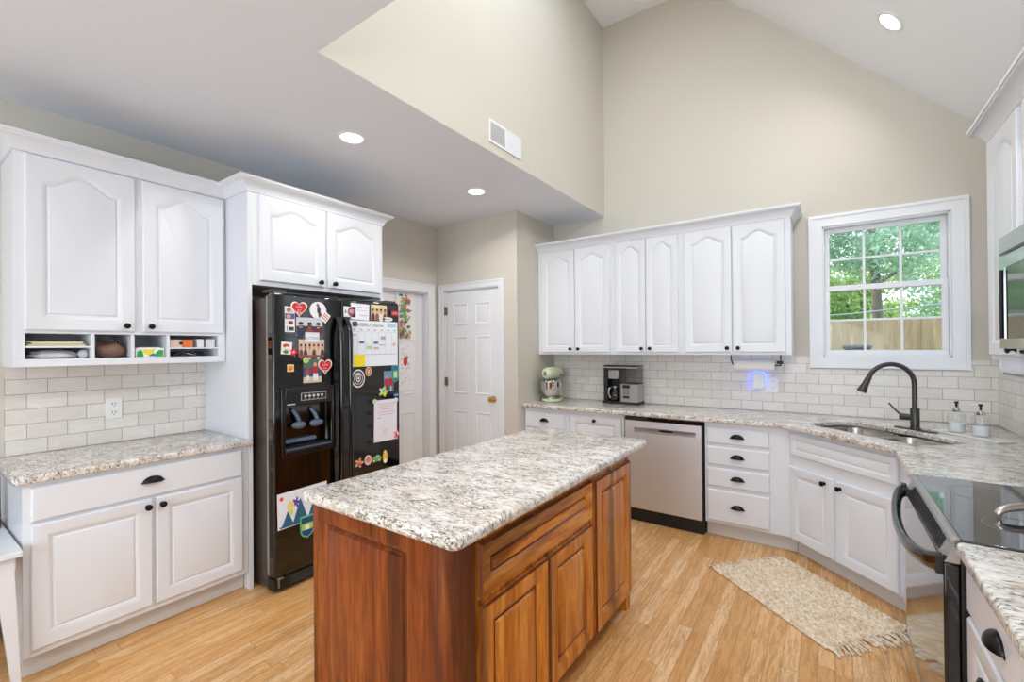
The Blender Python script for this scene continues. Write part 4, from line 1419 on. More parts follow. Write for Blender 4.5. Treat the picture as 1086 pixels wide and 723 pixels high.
t, w_ = base('base_cabinet', 'narrow white base cabinet with one drawer below the green stand mixer', XPR + 0.001, -1.966)
drawer(t, 0.012, 0.690, 0.430, 0.145)
door(t, 0.012, 0.130, 0.213, 0.545, knob=(0.200, 0.62))
door(t, 0.229, 0.130, 0.213, 0.545, knob=(0.242, 0.62))
t, w_ = base('base_cabinet', 'white pull-out cabinet with a single centred knob, next to the dishwasher', -1.9655, -1.424)
door(t, 0.030, 0.130, 0.488, 0.703, knob=(0.274, 0.806))
t, w_ = base('drawer_cabinet', 'white cabinet of four drawers with black cup pulls beside the dishwasher', -0.779, -0.2195)
for z0_, z1_ in ((0.722, 0.836), (0.560, 0.694), (0.398, 0.532), (0.135, 0.368)):
    drawer(t, 0.018, z0_, 0.418, z1_ - z0_)

# dishwasher
t = thing('dishwasher', 'stainless steel dishwasher with a recessed handle and black toe panel', 'dishwasher', (-1.4155, 3.668, 0))
W_ = 0.629
B().box(0.004, W_ - 0.004, 0.040, 0.60, 0.10, 0.872).build('tub', BLACKM, t)
b = B()
hz0, hz1, hx0, hx1 = 0.752, 0.786, 0.090, 0.575
b.box(0.010, W_ - 0.012, 0.002, 0.038, 0.115, hz0).box(0.010, W_ - 0.012, 0.002, 0.038, hz1, 0.842).box(0.010, hx0, 0.002, 0.038, hz0, hz1).box(hx1, W_ - 0.012, 0.002, 0.038, hz0, hz1)
bmesh.ops.remove_doubles(b.bm, verts=b.bm.verts, dist=1e-5)
b.build('door', STEELD, t, smooth=0)
b = B().box(hx0 - 0.003, hx1 + 0.003, -0.006, 0.002, hz1 - 0.002, hz1 + 0.006).box(hx0 - 0.003, hx1 + 0.003, -0.002, 0.002, hz0 - 0.004, hz0 + 0.001)
b.box(hx0, hx1, 0.028, 0.036, hz0, hz1)
b.build('handle', STEEL, t, bevel=0.001)
b = B()
b.lathe([(0.06, 0), (0.055, 0.004), (0, 0.004)], ((hx0 + hx1) / 2 + 0.01, 0.0278, (hz0 + hz1) / 2), (0, -1, 0), 24, scale=(1, 0.16))
b.build('handle_pocket', BLACKM, t)
B().box(0.006, W_ - 0.006, 0.012, 0.038, 0.8425, 0.868).build('control_strip', BLACK, t, bevel=0.002)
B().box(0.004, W_ - 0.002, 0.030, 0.10, 0.003, 0.112).build('toe_panel', BLACKM, t, bevel=0.002)

# diagonal sink cabinet
t = thing('sink_cabinet', 'white corner sink cabinet set diagonally, with a false drawer over two doors', 'cabinet', (-0.233, 3.690, 0), R(-45))
LD = 0.789
b = B().box(0.0, LD, 0.020, 0.036, 0.108, 0.8775)
b.box(0.012, LD - 0.012, 0.036, 0.44, 0.112, 0.128)
b.build('body', CAB, t, bevel=0.001)
B().box(-0.010, LD + 0.03, 0.085, 0.098, 0.0005, 0.1075).build('toe_kick', TOEM, t, bevel=0.003)
drawer(t, 0.016, 0.700, 0.740, 0.150, pull=False, raised=True, stile=0.036, y=0.0195, label='false drawer front')
door(t, 0.012, 0.120, 0.345, 0.500, knob=(0.300, 0.580), y=0.0195)
door(t, 0.382, 0.120, 0.370, 0.500, knob=(0.412, 0.580), y=0.0195)
# filler beside the range
t = thing('filler_cabinet', 'narrow plain white filler between the corner sink cabinet and the range', 'cabinet', (0.322, 3.128, 0), R(-90))
B().box(0.0, 0.612, 0, 0.60, 0.108, 0.8775).box(0.02, 0.612, 0.065, 0.60, 0.001, 0.108).build('body', CAB, t, bevel=0.001)
B().box(0.0, 0.611, 0.052, 0.0645, 0.0005, 0.105).build('toe_kick', TOEM, t, bevel=0.003)

# near base cabinet on the right
t = thing('base_cabinet', 'white base cabinet with a black cup pull, on the near side of the range', 'cabinet', (0.325, 1.7325, 0), R(-90))
B().box(0, 2.0, 0, 0.60, 0.112, 0.8775).box(0, 2.0, 0.065, 0.60, 0.001, 0.112).build('body', CAB, t, bevel=0.001)
for k in range(3):
    x_ = 0.018 + k * 0.60
    drawer(t, x_, 0.735, 0.565, 0.128)
    door(t, x_, 0.130, 0.280, 0.590, knob=(x_ + 0.26, 0.68))
    door(t, x_ + 0.285, 0.130, 0.280, 0.590, knob=(x_ + 0.305, 0.68))

# ------------------------------------------------------------------ counters of the back run, with the sink cut-out
CD = Vector((math.cos(R(-45)), math.sin(R(-45))))     # along the diagonal
CN = Vector((0.70711, 0.70711))                       # into the corner
CC = Vector((0.046, 3.411)) - CN * 0.0354             # centre of the diagonal counter edge


def cp(s_, t_):
    return tuple(CC + CD * s_ + CN * t_)


hole = fillet([cp(-0.385, 0.150), cp(0.385, 0.165), cp(0.385, 0.50), cp(0.05, 0.565), cp(-0.385, 0.535)], [0.10, 0.10, 0.10, 0.3, 0.12], 8)
outer = fillet([(XPR + 0.001, YB - 0.001), (XPR + 0.001, 3.656), (-0.249, 3.656), (0.287, 3.120), (0.287, 2.5125), (XR - 0.001, 2.5125), (XR - 0.001, YB - 0.001)], [0, 0.01, 0.14, 0.14, 0.01, 0, 0], 8)
o = slab('countertop', [outer, hole], 0.8785, 0.915, 0.011, GRANITE)
prop(o, 'long granite countertop running under the window around the corner sink to the range', 'countertop')
o = slab('countertop', [fillet([(0.287, 1.7325), (0.287, -0.25), (XR - 0.001, -0.25), (XR - 0.001, 1.7325)], [0.02, 0.01, 0, 0])], 0.8785, 0.915, 0.011, GRANITE)
prop(o, 'granite countertop on the near side of the range', 'countertop')

# sink
t = thing('sink', 'double-bowl stainless undermount sink in the corner counter', 'sink', (CC.x, CC.y, 0), R(-45))


def bowl(par, s0, s1, t0, t1, depth, name='basin'):
    b = B()
    bm = b.bm
    rings = []
    for ins, z, rad in ((-0.016, 0.8775, 0.09), (0.0, 0.8770, 0.08), (0.004, 0.86, 0.08), (0.012, 0.8775 - depth + 0.03, 0.075), (0.035, 0.8775 - depth + 0.004, 0.06), (0.075, 0.8775 - depth, 0.04)):
        p = fillet([(s0 + ins, t0 + ins), (s1 - ins, t0 + ins), (s1 - ins, t1 - ins), (s0 + ins, t1 - ins)], rad, 6)
        rings.append([bm.verts.new((x, y, z)) for x, y in p])
    k = len(rings[0])
    for a, c in zip(rings, rings[1:]):
        for i in range(k):
            bm.faces.new((a[i], a[(i + 1) % k], c[(i + 1) % k], c[i]))
    bm.faces.new(rings[-1])
    o = b.build(name, SINKM, par, smooth=60)
    B().lathe([(0, 0.0005), (0.02, 0.0005), (0.034, 0.004), (0.042, 0.0035), (0.043, 0.0005)], ((s0 + s1) / 2, (t0 + t1) / 2 + 0.04, 0.8775 - depth + 0.0006), (0, 0, 1), 24).build('drain', CHROME, o)
    return o


bowl(t, -0.375, -0.035, 0.145, 0.56, 0.20)
bowl(t, 0.003, 0.375, 0.150, 0.54, 0.18)

# faucet
t = thing('faucet', 'dark bronze gooseneck kitchen faucet behind the corner sink', 'faucet', (0.455, 3.816, 0.9155), R(-45))
b = B()
o = slab('base_plate', [fillet([(-0.125, -0.028), (0.125, -0.028), (0.125, 0.028), (-0.125, 0.028)], 0.027, 6)], 0.0002, 0.007, 0.002, FAUC, t)
B().lathe([(0, 0.007), (0.030, 0.007), (0.029, 0.014), (0.024, 0.018), (0.024, 0.135), (0.021, 0.140), (0, 0.140)], (0, 0, 0), (0, 0, 1), 28).build('faucet_body', FAUC, t)
pts = [(0, 0, 0.138), (0, 0, 0.29)]
RAD = 0.128
SW = R(-24)
for i in range(1, 17):
    a = R(160) * i / 16
    q_ = -RAD + RAD * math.cos(a)
    pts.append((-q_ * math.sin(SW), q_ * math.cos(SW), 0.29 + RAD * math.sin(a)))
e_ = Vector(pts[-1])
d_ = (Vector(pts[-1]) - Vector(pts[-2])).normalized()
B().tube(pts, 0.0142, 16).build('spout', FAUC, t, smooth=60)
sp_ = [e_ + d_ * k for k in (0.0, 0.012, 0.05, 0.085, 0.105)]
B().tube(sp_, [0.0155, 0.017, 0.019, 0.025, 0.027], 18).build('spray_head', FAUC, t, smooth=50)
B().tube([(-0.020, -0.005, 0.078), (-0.070, -0.028, 0.078)], [0.019, 0.020], 18).build('valve', FAUC, t, smooth=50)
B().tube([(-0.060, -0.025, 0.085), (-0.085, -0.045, 0.118), (-0.118, -0.058, 0.160)], [0.007, 0.0055, 0.005], 10).build('lever', FAUC, t, smooth=60)

# tray and soap dispensers
t = slab('soap_tray', [fillet([(-0.19, -0.055), (0.19, -0.055), (0.19, 0.055), (-0.19, 0.055)], 0.012, 4)], 0.0003, 0.012, 0.003, pmat('pale_stone_tray', 'dcdad6', 0.35, vary=0.06, vscale=20))
t.location = (0.690, 3.700, 0.9155)
t.rotation_euler = (0, 0, R(-52))
prop(t, 'long pale stone tray holding the two soap bottles by the sink', 'tray')


def soap(loc, label, seed):
    t = thing('soap_dispenser', label, 'soap dispenser', loc, R(-60 + seed * 9), 'glass soap dispensers on the tray')
    b = B()
    n0 = 40
    prof = [(0.0, 0.0), (0.036, 0.0), (0.040, 0.006), (0.040, 0.10), (0.036, 0.113), (0.020, 0.122), (0.016, 0.126)]
    rings = []
    for r_, h_ in prof:
        if r_ == 0:
            continue
        rings.append([b.bm.verts.new(((r_ * (1 + 0.035 * math.cos(20 * 2 * PI * k / 80)) if 0.003 < h_ < 0.12 else r_) * math.cos(2 * PI * k / 80), (r_ * (1 + 0.035 * math.cos(20 * 2 * PI * k / 80)) if 0.003 < h_ < 0.12 else r_) * math.sin(2 * PI * k / 80), h_)) for k in range(80)])
    for a, c in zip(rings, rings[1:]):
        for i in range(80):
            b.bm.faces.new((a[i], a[(i + 1) % 80], c[(i + 1) % 80], c[i]))
    b.bm.faces.new(rings[0][::-1])
    b.build('bottle', CLEARG, t, smooth=60)
    B().lathe([(0, 0.004), (0.034, 0.004), (0.036, 0.008), (0.036, 0.055), (0, 0.055)], seg=32).build('liquid_soap', pmat('clear_soap', 'eef0f3', 0.25), t)
    B().lathe([(0.018, 0.122), (0.019, 0.124), (0.019, 0.140), (0.008, 0.144), (0.007, 0.150), (0.0, 0.150)], seg=24).build('collar', CHROME, t)
    B().lathe([(0.0055, 0.148), (0.0055, 0.172), (0.010, 0.174), (0.010, 0.184), (0, 0.186)], seg=16).build('pump', KNOB, t)
    B().tube([(0.004, 0, 0.180), (-0.028, 0, 0.180), (-0.046, 0, 0.174)], 0.0045, 10).build('nozzle', WHITEP, t)


soap((0.640, 3.778, 0.928), 'ribbed glass soap dispenser nearer the faucet, on the stone tray', 0)
soap((0.722, 3.668, 0.928), 'ribbed glass soap dispenser nearer the range, on the stone tray', 1)

# ------------------------------------------------------------------ back wall cabinets
YU = 3.971
DU = YB - 0.001 - YU


def upper(label, x0, x1, doors, kn):
    t = thing('wall_cabinet', label, 'cabinet', (x0, YU, 0))
    B().box(0, x1 - x0, 0, DU - 0.001, 1.387, 2.425).build('body', CAB, t, bevel=0.001)
    for (a, c), k in zip(doors, kn):
        door(t, a - x0, 1.409, c - a, 1.008, arch=0.052, knob=(k - x0, 1.442), stile=0.055 if c - a > 0.3 else 0.045)


upper('white two-door wall cabinet over the green stand mixer', -2.4385, -1.6285, ((-2.392, -2.021), (-2.015, -1.655)), (-2.060, -1.975))
upper('narrow two-door white wall cabinet over the coffee maker', -1.6275, -1.0115, ((-1.598, -1.318), (-1.312, -1.036)), (-1.352, -1.277))
upper('white two-door wall cabinet over the paper towel roll, at the window end', -1.0105, -0.216, ((-0.985, -0.620), (-0.614, -0.254)), (-0.655, -0.575))
cm = sweep('crown_molding', [(XPR + 0.0005, YU), (-0.216, YU), (-0.216, YB - 0.001)], CROWN, 2.4255, CAB)
prop(cm, 'white crown molding along the top of the cabinets on the window wall', 'molding')

# ------------------------------------------------------------------ right wall cabinets and microwave
XU = 0.625
for lab, y0, y1, zb, ds in (('white corner wall cabinet with an arched door beside the microwave', 2.975, 2.509, 1.387, 1), ('short white wall cabinet directly above the microwave', 2.5085, 1.742, 1.868, 2), ('white wall cabinet on the near side of the microwave', 1.7415, 1.00, 1.387, 2)):
    t = thing('wall_cabinet', lab, 'cabinet', (XU, y0, 0), R(-90))
    wd = y0 - y1
    B().box(0, wd, 0, XR - 0.001 - XU, zb, 2.39).build('body', CAB, t, bevel=0.001)
    n_ = ds
    pw = (wd - 0.060 - 0.006 * (n_ - 1)) / n_
    for k in range(n_):
        x_ = 0.045 + k * (pw + 0.006) if n_ == 1 else 0.03 + k * (pw + 0.006)
        pw2 = pw - (0.015 if n_ == 1 else 0)
        kx = x_ + pw2 - 0.03 if (k == 0 and n_ == 2) else x_ + 0.03
        if n_ == 1:
            kx = x_ + pw2 - 0.03
        door(t, x_, zb + 0.022, pw2, 2.39 - zb - 0.040, arch=0.052, knob=(kx, zb + 0.05))
cm = sweep('crown_molding', [(XR - 0.001, 2.975), (XU, 2.975), (XU, 1.0), (XR - 0.001, 1.0)], CROWN, 2.3905, CAB)
prop(cm, 'white crown molding on the cabinets over the microwave', 'molding')

t = thing('microwave', 'stainless over-the-range microwave with a dark glass door and black bar handle', 'microwave', (0.548, 2.505, 0), R(-90))
Wm = 0.758
B().box(0, Wm, 0.022, 0.384, 1.440, 1.866).build('body', BLACKS, t, bevel=0.002)
b = B().box(0.0, Wm, 0.0, 0.0215, 1.796, 1.864)
b.m(1).box(0.008, Wm - 0.008, -0.001, 0.0, 1.798, 1.803)
b.build('vent_panel', [STEEL, BLACKM], t, bevel=0.002)
b = B()
gx0, gx1, gz0, gz1 = 0.055, 0.50, 1.478, 1.745
b.box(0.0, gx0, 0, 0.0215, 1.442, 1.790).box(gx1, 0.575, 0, 0.0215, 1.442, 1.790).box(gx0, gx1, 0, 0.0215, 1.442, gz0).box(gx0, gx1, 0, 0.0215, gz1, 1.790)
dd = b.build('door', pmat('mirror_steel', 'b9bcbc', 0.10, metal=1.0), t)
B().box(gx0, gx1, 0.003, 0.020, gz0, gz1).build('door_glass', BLACK, dd)
B().box(0.030, 0.041, -0.008, -0.0003, 1.480, 1.740).build('handle', BLACKM, dd, bevel=0.003)
B().box(0.578, Wm, 0.0, 0.0215, 1.442, 1.790).build('control_panel', BLACK, t, bevel=0.002)
B().box(0.16, 0.60, 0.03, 0.20, 1.425, 1.4395).lathe([(0, 0), (0.008, 0.002), (0.010, 0.012), (0, 0.014)], (0.19, 0.015, 1.424), (0, 0, 1), 12).build('lamp_housing', BLACKM, t)

# ------------------------------------------------------------------ range
t = thing('range', 'freestanding electric range with a black glass top and mirror-black oven door', 'range', (0.300, 2.508, 0), R(-90))
Wr = 0.770
B().box(0.004, Wr - 0.004, 0.0, 0.632, 0.10, 0.898).box(0.03, Wr - 0.03, 0.06, 0.60, 0.001, 0.10).build('body', BLACKM, t, bevel=0.003)
B().box(0.0, Wr, 0.0, 0.630, 0.8985, 0.917).build('cooktop', pmat('black_ceramic_glass', '0a0b0c', 0.04, spec=0.7, coat=0.8, vary=0.02), t, bevel=0.003)
b = B().prism([(-0.022, 0.9005), (-0.0005, 0.9005), (-0.0005, 0.9185), (-0.010, 0.9195), (-0.020, 0.912)], 0.0, Wr, 'x')
b.build('cooktop_trim', STEEL, t, bevel=0.001)
ringm = pmat('grey_burner_print', '8d8f92', 0.3)
for bx_, by_, r_ in ((0.20, 0.17, 0.105), (0.56, 0.17, 0.085), (0.20, 0.46, 0.085), (0.56, 0.46, 0.105)):
    B().lathe([(r_, 0.0), (r_ + 0.002, 0.0), (r_ + 0.002, 0.0004), (r_, 0.0004)], (bx_, by_, 0.9171), (0, 0, 1), 60).build('burner_ring', ringm, t, smooth=0)
# slanted vent grille above the door
b = B().prism([(-0.034, 0.846), (-0.001, 0.846), (-0.001, 0.899), (-0.010, 0.899)], 0.004, Wr - 0.004, 'x')
b.m(1)
for k in range(30):
    xx = 0.10 + k * 0.0195
    b.prism([(-0.0352, 0.850), (-0.0340, 0.850), (-0.0110, 0.897), (-0.0122, 0.897)], xx, xx + 0.010, 'x')
b.build('vent_grille', [STEEL, BLACKM], t, smooth=0)
b = B().box(0.002, Wr - 0.002, -0.036, -0.0015, 0.270, 0.843)
dd = b.build('oven_door', BLACK, t, bevel=0.004)
B().box(0.003, Wr - 0.003, -0.0375, -0.020, 0.262, 0.2695).build('door_edge', STEEL, dd)
b = B().prism([(-0.034, 0.258), (-0.0005, 0.258), (-0.0005, 0.070), (0.030, 0.062), (0.022, 0.10), (-0.010, 0.17)][::-1], 0.004, Wr - 0.004, 'x') if False else B().prism([(-0.034, 0.258), (-0.002, 0.258), (-0.002, 0.110), (-0.010, 0.150)], 0.004, Wr - 0.004, 'x')
b.build('storage_drawer', BLACK, t, bevel=0.001)
pts, rr_l = [], []
for i in range(33):
    f = i / 32
    sn = math.sin(PI * f)
    pts.append((0.028 + 0.712 * f, -0.036 - 0.056 * sn ** 0.42, 0.856 - 0.020 * f - 0.048 * sn ** 0.7))
    rr_l.append(0.026)
b = B().tube(pts, rr_l, 16, flat=0.55, up=(0, 0, 1))
b.m(1).box(0.016, 0.050, -0.050, -0.034, 0.832, 0.880).box(0.722, 0.756, -0.050, -0.034, 0.805, 0.856)
b.build('handle', [pmat('dark_chrome_handle', '6c6b6b', 0.2, metal=1.0), BLACKM], dd, smooth=60)

# pan on the range: only its handle reaches into the photograph
t = thing('saucepan', 'steel saucepan on the range with its long pale handle pointing into the room', 'saucepan', (0.735, 2.175, 0.918))
B().lathe([(0, 0.0005), (0.10, 0.0005), (0.108, 0.006), (0.110, 0.09), (0.113, 0.093), (0.107, 0.093), (0.104, 0.010), (0, 0.008)], seg=48).build('pan_body', CHROME, t, smooth=50)
lp = [(-0.300, -0.158, 0.004), (-0.302, -0.158, 0.016), (-0.292, -0.152, 0.026), (-0.27, -0.138, 0.031), (-0.20, -0.095, 0.040), (-0.105, -0.042, 0.062)]
B().tube(lp, [0.006, 0.010, 0.011, 0.0115, 0.0115, 0.012], 14).build('handle', pmat('satin_beige_steel', 'd6cbc2', 0.25, metal=0.7), t, smooth=60)

# ------------------------------------------------------------------ island
t = thing('kitchen_island', 'reddish cherry wood kitchen island with raised panel doors and one wide drawer', 'island', (-0.920, 0, 0), W90)
# parent frame: local x = world y, local y = -(world x) - 0.92
b = B()
b.prism([(1.006, 0.125), (1.006, 0.716), (2.455, 0.716), (2.455, 0.0), (1.100, 0.0), (1.100, 0.125)], 0.100, 0.8745, 'z')
b.box(1.10, 2.400, 0.075, 0.716, 0.001, 0.100).box(1.006, 1.10, 0.125, 0.716, 0.001, 0.100)
b.build('body', CHERRY, t, bevel=0.001)
B().box(2.390, 2.455, 0.0, 0.070, 0.001, 0.0995).build('foot', CHERRY, t, bevel=0.002)
# rounded corner post
pp = [(0.985, 0.1238)] + [(1.085 + 0.100 * math.cos(PI + PI / 2 * i / 12), 0.098 + 0.100 * math.sin(PI + PI / 2 * i / 12)) for i in range(13)] + [(1.0992, -0.002), (1.0992, 0.1238)]
B().prism(pp, 0.001, 0.8745, 'z').build('corner_post', CHERRY_SHADED, t, smooth=50, label='rounded corner post')
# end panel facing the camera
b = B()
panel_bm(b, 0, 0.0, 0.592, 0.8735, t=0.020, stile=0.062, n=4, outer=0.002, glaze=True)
b.build('end_panel', [CHERRY_SHADED, GLAZE], t, loc=(1.0055, 0.7165, 0.001), rotz=-W90, smooth=30, label='end panel in shaded cherry')
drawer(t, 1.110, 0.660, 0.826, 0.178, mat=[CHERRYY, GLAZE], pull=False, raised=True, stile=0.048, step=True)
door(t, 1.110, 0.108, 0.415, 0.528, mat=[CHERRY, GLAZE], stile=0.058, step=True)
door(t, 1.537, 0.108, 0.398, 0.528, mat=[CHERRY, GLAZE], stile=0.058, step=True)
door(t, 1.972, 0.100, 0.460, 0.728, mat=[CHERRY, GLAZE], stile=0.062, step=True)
o = slab('countertop', [fillet([(-1.672, 0.950), (-0.866, 0.950), (-0.866, 2.622), (-1.640, 2.640)], 0.035, 6)], 0.8755, 0.915, 0.014, GRANITE)
prop(o, 'large rectangular granite top lying on the wooden island', 'countertop')

# ------------------------------------------------------------------ small appliances
MINT = pmat('pale_green_enamel', 'c3ceac', 0.18, coat=0.5, vary=0.01)
t = thing('stand_mixer', 'pale green stand mixer with a steel bowl in the corner of the counter', 'mixer', (-2.300, 4.015, 0.9155), R(5))
# local -y is the front of the mixer
o = slab('base', [[(0.105 * math.cos(a) * (1.0 if math.sin(a) < 0 else 0.8), 0.0 + (0.125 if math.sin(a) < 0 else 0.19) * math.sin(a) - 0.02) for a in [2 * PI * i / 40 for i in range(40)]]], 0.0003, 0.028, 0.010, MINT, t)
b = B()
pr_ = [(0.10, 0.0245), (0.165, 0.0245), (0.160, 0.06), (0.135, 0.14), (0.135, 0.205), (0.075, 0.215), (0.065, 0.15), (0.075, 0.07)]
b.prism(pr_, -0.045, 0.045, 'x')
b.build('column', MINT, t, bevel=0.020, segs=4, smooth=60)
b = B()
b.lathe([(0, -0.185), (0.030, -0.182), (0.050, -0.165), (0.060, -0.13), (0.066, -0.05), (0.069, 0.05), (0.064, 0.12), (0.050, 0.160), (0.025, 0.178), (0, 0.182)], (0, 0.0, 0.282), (0, 1, 0), 30)
hd = b.build('motor_head', MINT, t, smooth=60)
B().lathe([(0.0605, -0.128), (0.0625, -0.122), (0.0665, -0.040), (0.0672, -0.036)], (0, 0, 0.282), (0, 1, 0), 30).build('trim_band', CHROME, hd) if False else None
B().lathe([(0, -0.192), (0.020, -0.190), (0.022, -0.180), (0.0, -0.178)], (0, 0, 0.285), (0, 1, 0), 20).build('hub_cap', CHROME, hd)
b = B().ball((0.069, 0.04, 0.262), 0.006, 0.014, 0.010, 12, 8).ball((-0.069, 0.04, 0.262), 0.006, 0.014, 0.010, 12, 8)
b.box(-0.02, 0.02, -0.170, -0.168, 0.262, 0.268)
b.build('speed_knob', BLACKM, hd, smooth=60)
B().lathe([(0, 0.0), (0.018, 0.0), (0.022, 0.014), (0.022, 0.022), (0, 0.022)], (0, -0.105, 0.204), (0, 0, 1), 20).build('beater_shaft', CHROME, t)
B().lathe([(0.0, 0.0), (0.045, 0.0), (0.046, 0.012), (0.040, 0.016), (0.075, 0.040), (0.098, 0.085), (0.106, 0.130), (0.108, 0.168), (0.112, 0.170), (0.112, 0.173), (0.105, 0.172), (0.101, 0.125), (0.090, 0.085), (0.060, 0.04), (0, 0.03)], (0, -0.055, 0.029), (0, 0, 1), 40).build('bowl', CHROME, t, smooth=60)

t = thing('coffee_maker', 'black and steel drip coffee maker with a glass carafe on the back counter', 'coffee maker', (-1.780, 4.095, 0.9155))
Wc, Dc, Hc_ = 0.335, 0.175, 0.375
B().box(-0.015, Wc + 0.005, -0.010, Dc, 0.0004, 0.022).build('base', BLACKM, t, bevel=0.003)
b = B().box(0.0, 0.040, 0.0, Dc - 0.005, 0.0225, 0.352).box(0.040, 0.165, 0.11, Dc - 0.005, 0.0225, 0.352).box(0.155, 0.172, 0.0, 0.11, 0.0225, 0.352).box(0.040, 0.155, 0.0, 0.11, 0.322, 0.352)
b.build('tower', BLACKM, t, bevel=0.002)
b = B().box(0.046, 0.150, -0.004, 0.108, 0.235, 0.3205)
b.build('brew_basket', STEEL, t, bevel=0.006)
B().box(0.0, Wc, 0.0, Dc - 0.005, 0.3525, 0.368).build('lid', BLACK, t, bevel=0.004)
B().box(0.004, Wc - 0.004, -0.002, 0.020, 0.340, 0.352).build('top_trim', STEEL, t)
b = B().box(0.1725, Wc, -0.002, Dc - 0.005, 0.0225, 0.190)
b.m(1)
b.box(0.190, 0.262, -0.0032, -0.0021, 0.150, 0.182).box(0.195, 0.258, -0.0032, -0.0021, 0.056, 0.080)
for k in range(4):
    b.box(0.196, 0.256, -0.0030, -0.0021, 0.092 + k * 0.013, 0.097 + k * 0.013)
b.build('control_housing', [STEEL, BLACKM], t, bevel=0.001)
B().box(0.176, Wc - 0.004, 0.002, Dc - 0.008, 0.196, 0.335).build('water_tank', SMOKE, t)
B().box(0.1725, Wc + 0.002, -0.003, Dc - 0.004, 0.1902, 0.196).build('tank_collar', BLACKM, t)
b = B().lathe([(0.0, 0.0), (0.048, 0.0), (0.055, 0.010), (0.056, 0.055), (0.046, 0.095), (0.036, 0.120), (0.038, 0.130)], (0.098, 0.050, 0.0230), (0, 0, 1), 32)
cf = b.build('carafe', SMOKE, t, smooth=60)
B().lathe([(0, 0.001), (0.046, 0.001), (0.052, 0.010), (0.053, 0.050), (0, 0.050)], (0.098, 0.050, 0.0232), (0, 0, 1), 32).build('coffee', pmat('black_coffee', '2b1a12', 0.1), cf)
B().tube([(0.078, -0.004, 0.155), (0.066, -0.030, 0.145), (0.064, -0.034, 0.10), (0.072, -0.012, 0.055)], 0.009, 12, flat=0.8).lathe([(0, 0), (0.037, 0), (0.037, 0.010), (0, 0.014)], (0.098, 0.050, 0.1535), (0, 0, 1), 24).build('carafe_handle', STEEL, cf, smooth=50)

t = thing('paper_towel_holder', 'thin dark wire holder fixed under the white cabinet, carrying the paper towel', 'paper towel holder', (-0.485, 4.13, 1.300))
b = B().tube([(-0.175, 0.02, 0.0862), (-0.175, 0.02, 0.050), (-0.160, 0.0, 0.010), (-0.152, 0, 0)], 0.005, 10)
b.tube([(-0.152, 0, 0), (0.185, 0, 0)], 0.005, 10).tube([(0.185, 0, 0), (0.185, 0, 0.050), (0.185, 0.01, 0.0862)], 0.005, 10)
b.build('wire_arm', KNOB, t, smooth=60)
B().box(0.158, 0.200, -0.014, 0.014, 0.012, 0.036).build('end_cap', BLACKM, t, bevel=0.004)
o = B().lathe([(0.007, -0.146), (0.043, -0.146), (0.043, 0.146), (0.007, 0.146), (0.007, -0.146)], (0, 0, 0), (1, 0, 0), 36).build('paper_towel_roll', PAPER, None, smooth=50)
o.location = (-0.485, 4.13, 1.300)
prop(o, 'white roll of paper towel under the cabinet near the window', 'paper towel')

t = thing('electrical_outlet', 'white double outlet plate on the tiles under the paper towel', 'outlet', (-0.400, YB - 0.0085, 1.135))
B().box(-0.075, 0.073, -0.006, -0.0002, -0.066, 0.060).build('cover_plate', WHITEP, t, bevel=0.003)
for dx in (-0.036, 0.036):
    for dz in (-0.028, 0.022):
        b = B().box(dx - 0.016, dx + 0.016, -0.0078, -0.0062, dz - 0.017, dz + 0.017)
        b.m(1).box(dx - 0.007, dx - 0.005, -0.0082, -0.0079, dz, dz + 0.008).box(dx + 0.005, dx + 0.007, -0.0082, -0.0079, dz, dz + 0.008)
        b.build('socket', [WHITEP, BLACKM], t)
t = thing('night_light', 'white plug-in night light glowing blue around its edge', 'night light', (-0.470, YB - 0.0165, 1.163))
b = B()
o = slab('housing', [fillet([(-0.046, -0.070), (0.046, -0.070), (0.046, 0.074), (-0.046, 0.074)], [0.018, 0.018, 0.032, 0.032], 6)], 0.0, 0.030, 0.008, WHITEP, t)
o.rotation_euler = (R(90), 0, 0)
o.location = (0, -0.006, 0)
BL = pmat('blue_led', (0.08, 0.12, 1.0, 1), 0.5, emit=(0.03, 0.07, 1.0, 1), estr=9.0)
o = slab('led_rim', [fillet([(-0.050, -0.050), (0.050, -0.050), (0.050, 0.078), (-0.050, 0.078)], [0.018, 0.018, 0.034, 0.034], 6)], 0.0, 0.004, 0.001, BL, t)
o.rotation_euler = (R(90), 0, 0)
o.location = (0, -0.0015, 0)
B().box(-0.008, 0.008, -0.039, -0.030, 0.066, 0.074).build('sensor', BLACKM, t) if False else None

# ------------------------------------------------------------------ rug
ang = R(-41.5)
RU, RV = Vector((math.cos(ang), math.sin(ang))), Vector((-math.sin(ang), math.cos(ang)))
LEN, WID = 0.815, 0.545
P0 = Vector((-0.625, 3.170))
t = thing('jute_rug', 'small braided natural jute rug on the floor before the corner sink', 'rug', (P0.x, P0.y, 0.0006), ang)
JUTE = None


def make_jute():
    m = NT('natural_jute')
    v = m.coord(world=False)
    n1 = m.noise(v, 45, 3, 0.6)
    n2 = m.noise(v, 9, 3, 0.6)
    c = m.ramp(n1, [(0.3, srgb('cdb390')), (0.47, srgb('e3d2b8')), (0.62, srgb('f1e8da'))])
    c = m.mix(m.ramp(n2, [(0.5, 0.0), (0.75, 0.4)]), c, srgb('d0ab7c'))
    m.l(c, m.b.inputs['Base Color'])
    m.b.inputs['Roughness'].default_value = 0.95
    m.b.inputs['Specular IOR Level'].default_value = 0.1
    m.bump(m.noise(m.coord(world=False, scale=(3, 1, 1)), 160, 2), 0.6, 0.002)
    return m.m


JUTE = make_jute()
nx, ny = 344, 224
xs = np.linspace(0, LEN, nx)
ys = np.linspace(0, WID, ny)
X, Y = np.meshgrid(xs, ys, indexing='ij')
row = 0.0235
ph = Y / row
k = np.floor(ph)
fr = ph - k - 0.5
